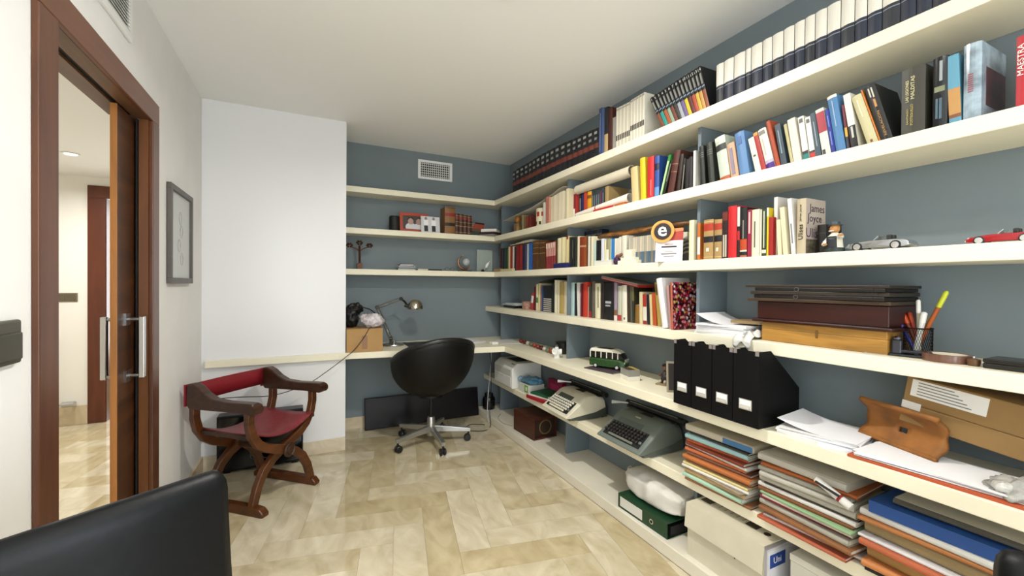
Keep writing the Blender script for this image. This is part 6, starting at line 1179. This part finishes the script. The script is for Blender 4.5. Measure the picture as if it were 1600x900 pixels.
for i in range(27):
    f = i/26; y = .20-.385*f; k = (math.sin(math.pi*min(.97, max(.03, f)))**.18); hx, hz_ = .105*k*(1-.12*(f < .1)), .062*k
    R.append([(hx*math.copysign(abs(math.cos(2*math.pi*j/n))**.45, math.cos(2*math.pi*j/n))+.008*noise.noise(Vector((j*.3, f*8, 1))), y+.01*noise.noise(Vector((j*.4, f*5, 5))), .064+hz_*math.copysign(abs(math.sin(2*math.pi*j/n))**.45, math.sin(2*math.pi*j/n))+((.010*noise.noise(Vector((j*.28, f*7, 3)))+.006*noise.noise(Vector((j*.7, f*16, 9)))) if math.sin(2*math.pi*j/n) > -.3 else 0)) for j in range(n)])
MB().rings(R).build('cloth', CLM, clb, smooth='all'); MB().tube([(-.02+.022*math.cos(q), .205+.008*math.sin(q), .085+.022*math.sin(q)) for q in [k*.63 for k in range(10)]], .0022, 6, closed=True).build('drawstring', M('#b9ad94', .8), clb, smooth=True)
# cream archive box
y0, y1 = on_x(1073, 850, 1.545).y, on_x(1192, 900, 1.545).y
ab = thing('archive_box', 'cream cardboard archive box with lid flap on the plinth', 'box', (1.68, (y0+y1)/2, ZF)); AC = M('#cfc8b2', .8, kind='card', s=8, amt=.04); wy = (y0-y1)/2; Ha = .232
MB().box(-.13, -.127, -wy, wy, 0, Ha*.98).box(.127, .13, -wy, wy, 0, Ha*.98).box(-.127, .127, wy-.003, wy, 0, Ha*.98).box(-.127, .127, -wy+.02, -wy+.023, 0, Ha*.95).box(-.127, .127, -wy, wy, 0, .003).build('carton', AC, ab)
MB().box(-.134, .132, -wy-.004, wy+.003, Ha, Ha+.003).build('lid_top', AC, ab); lf = MB().box(-.0035, 0, -wy-.004, wy+.003, -.105, 0, TR(-.1335, 0, Ha+.002) @ Matrix.Rotation(math.radians(6), 4, 'Y')).build('lid_flap', AC, ab)
MB().box(-.135, -.134, -wy*.35, -wy*.32, .115, .13).build('slot_tab', M('#3a352c', .6), ab)
for k in range(7): MB().box(-.05+.0*k, .10, wy*.62-.028*k-.0015, wy*.62-.028*k+.0015, Ha+.003, Ha+.0036).build('printed_line', M('#8d8570', .6), ab)
for yy in (wy*.8, -wy*.42): MB().box(-.06, -.02, yy-.025, yy+.025, Ha+.003, Ha+.0036).build('printed_logo', M('#4a4438', .6), ab)
MB().lathe([(.001, 0), (.013, 0), (.013, .001), (.001, .001)], 18, (-.05, -wy*.78, Ha+.0031)).build('finger_hole', M('#2a1512', .7), ab)
MB().box(-.11, .1, -wy+.0005, -wy+.018, .004, Ha*.9).build('papers', M('#d8d4d8', .7), ab); bl = MB().box(-.1, .02, -wy-.001, -wy+.0003, .06, Ha*.86).build('printed_sheet', M('#e4e4ea', .6), ab)
MB().box(-.095, .0, -wy-.0016, -wy-.001, Ha*.58, Ha*.8).build('blue_logo', M('#2a4a9a', .5), ab); text('logo_text', 'Uni', .035, M('#f0f0f4', .5), ab, basis((1, 0, 0), (0, 0, 1), (-.05, -wy-.0019, Ha*.69)))
# brown carton and white boxes further along the plinth
kc = thing('kraft_carton', 'plain brown carton standing behind the white cloth bag', 'box', (1.84, 1.62, ZF)); MB().box(-.028, .028, -.17, .12, 0, .21).build('carton', M('#a08658', .8, kind='card', s=8, amt=.05), kc, bevel=.002); MB().box(-.028, .028, -.17, .12, .2105, .213).build('flap', M('#93794c', .8), kc)
wx = thing('white_carton', 'white carton behind the archive box on the plinth', 'box', (1.73, .80, ZF)); MB().box(-.12, .12, -.14, .13, 0, .2).build('carton', M('#c4c0b4', .8), wx, bevel=.002); MB().box(-.122, .122, -.142, .132, .2005, .225).build('lid', M('#cbc7ba', .8), wx, bevel=.002)
for o in list(scene.objects):                       # rest a hair above the board that carries each thing
    if o.parent is None and 'category' in o and o.type == 'EMPTY':
        for z in (ZA, ZB, ZC, ZD, ZE, ZG, ZF):
            if abs(o.location.z-z) < 1e-5: o.location.z += .0005
bpy.context.view_layer.update()
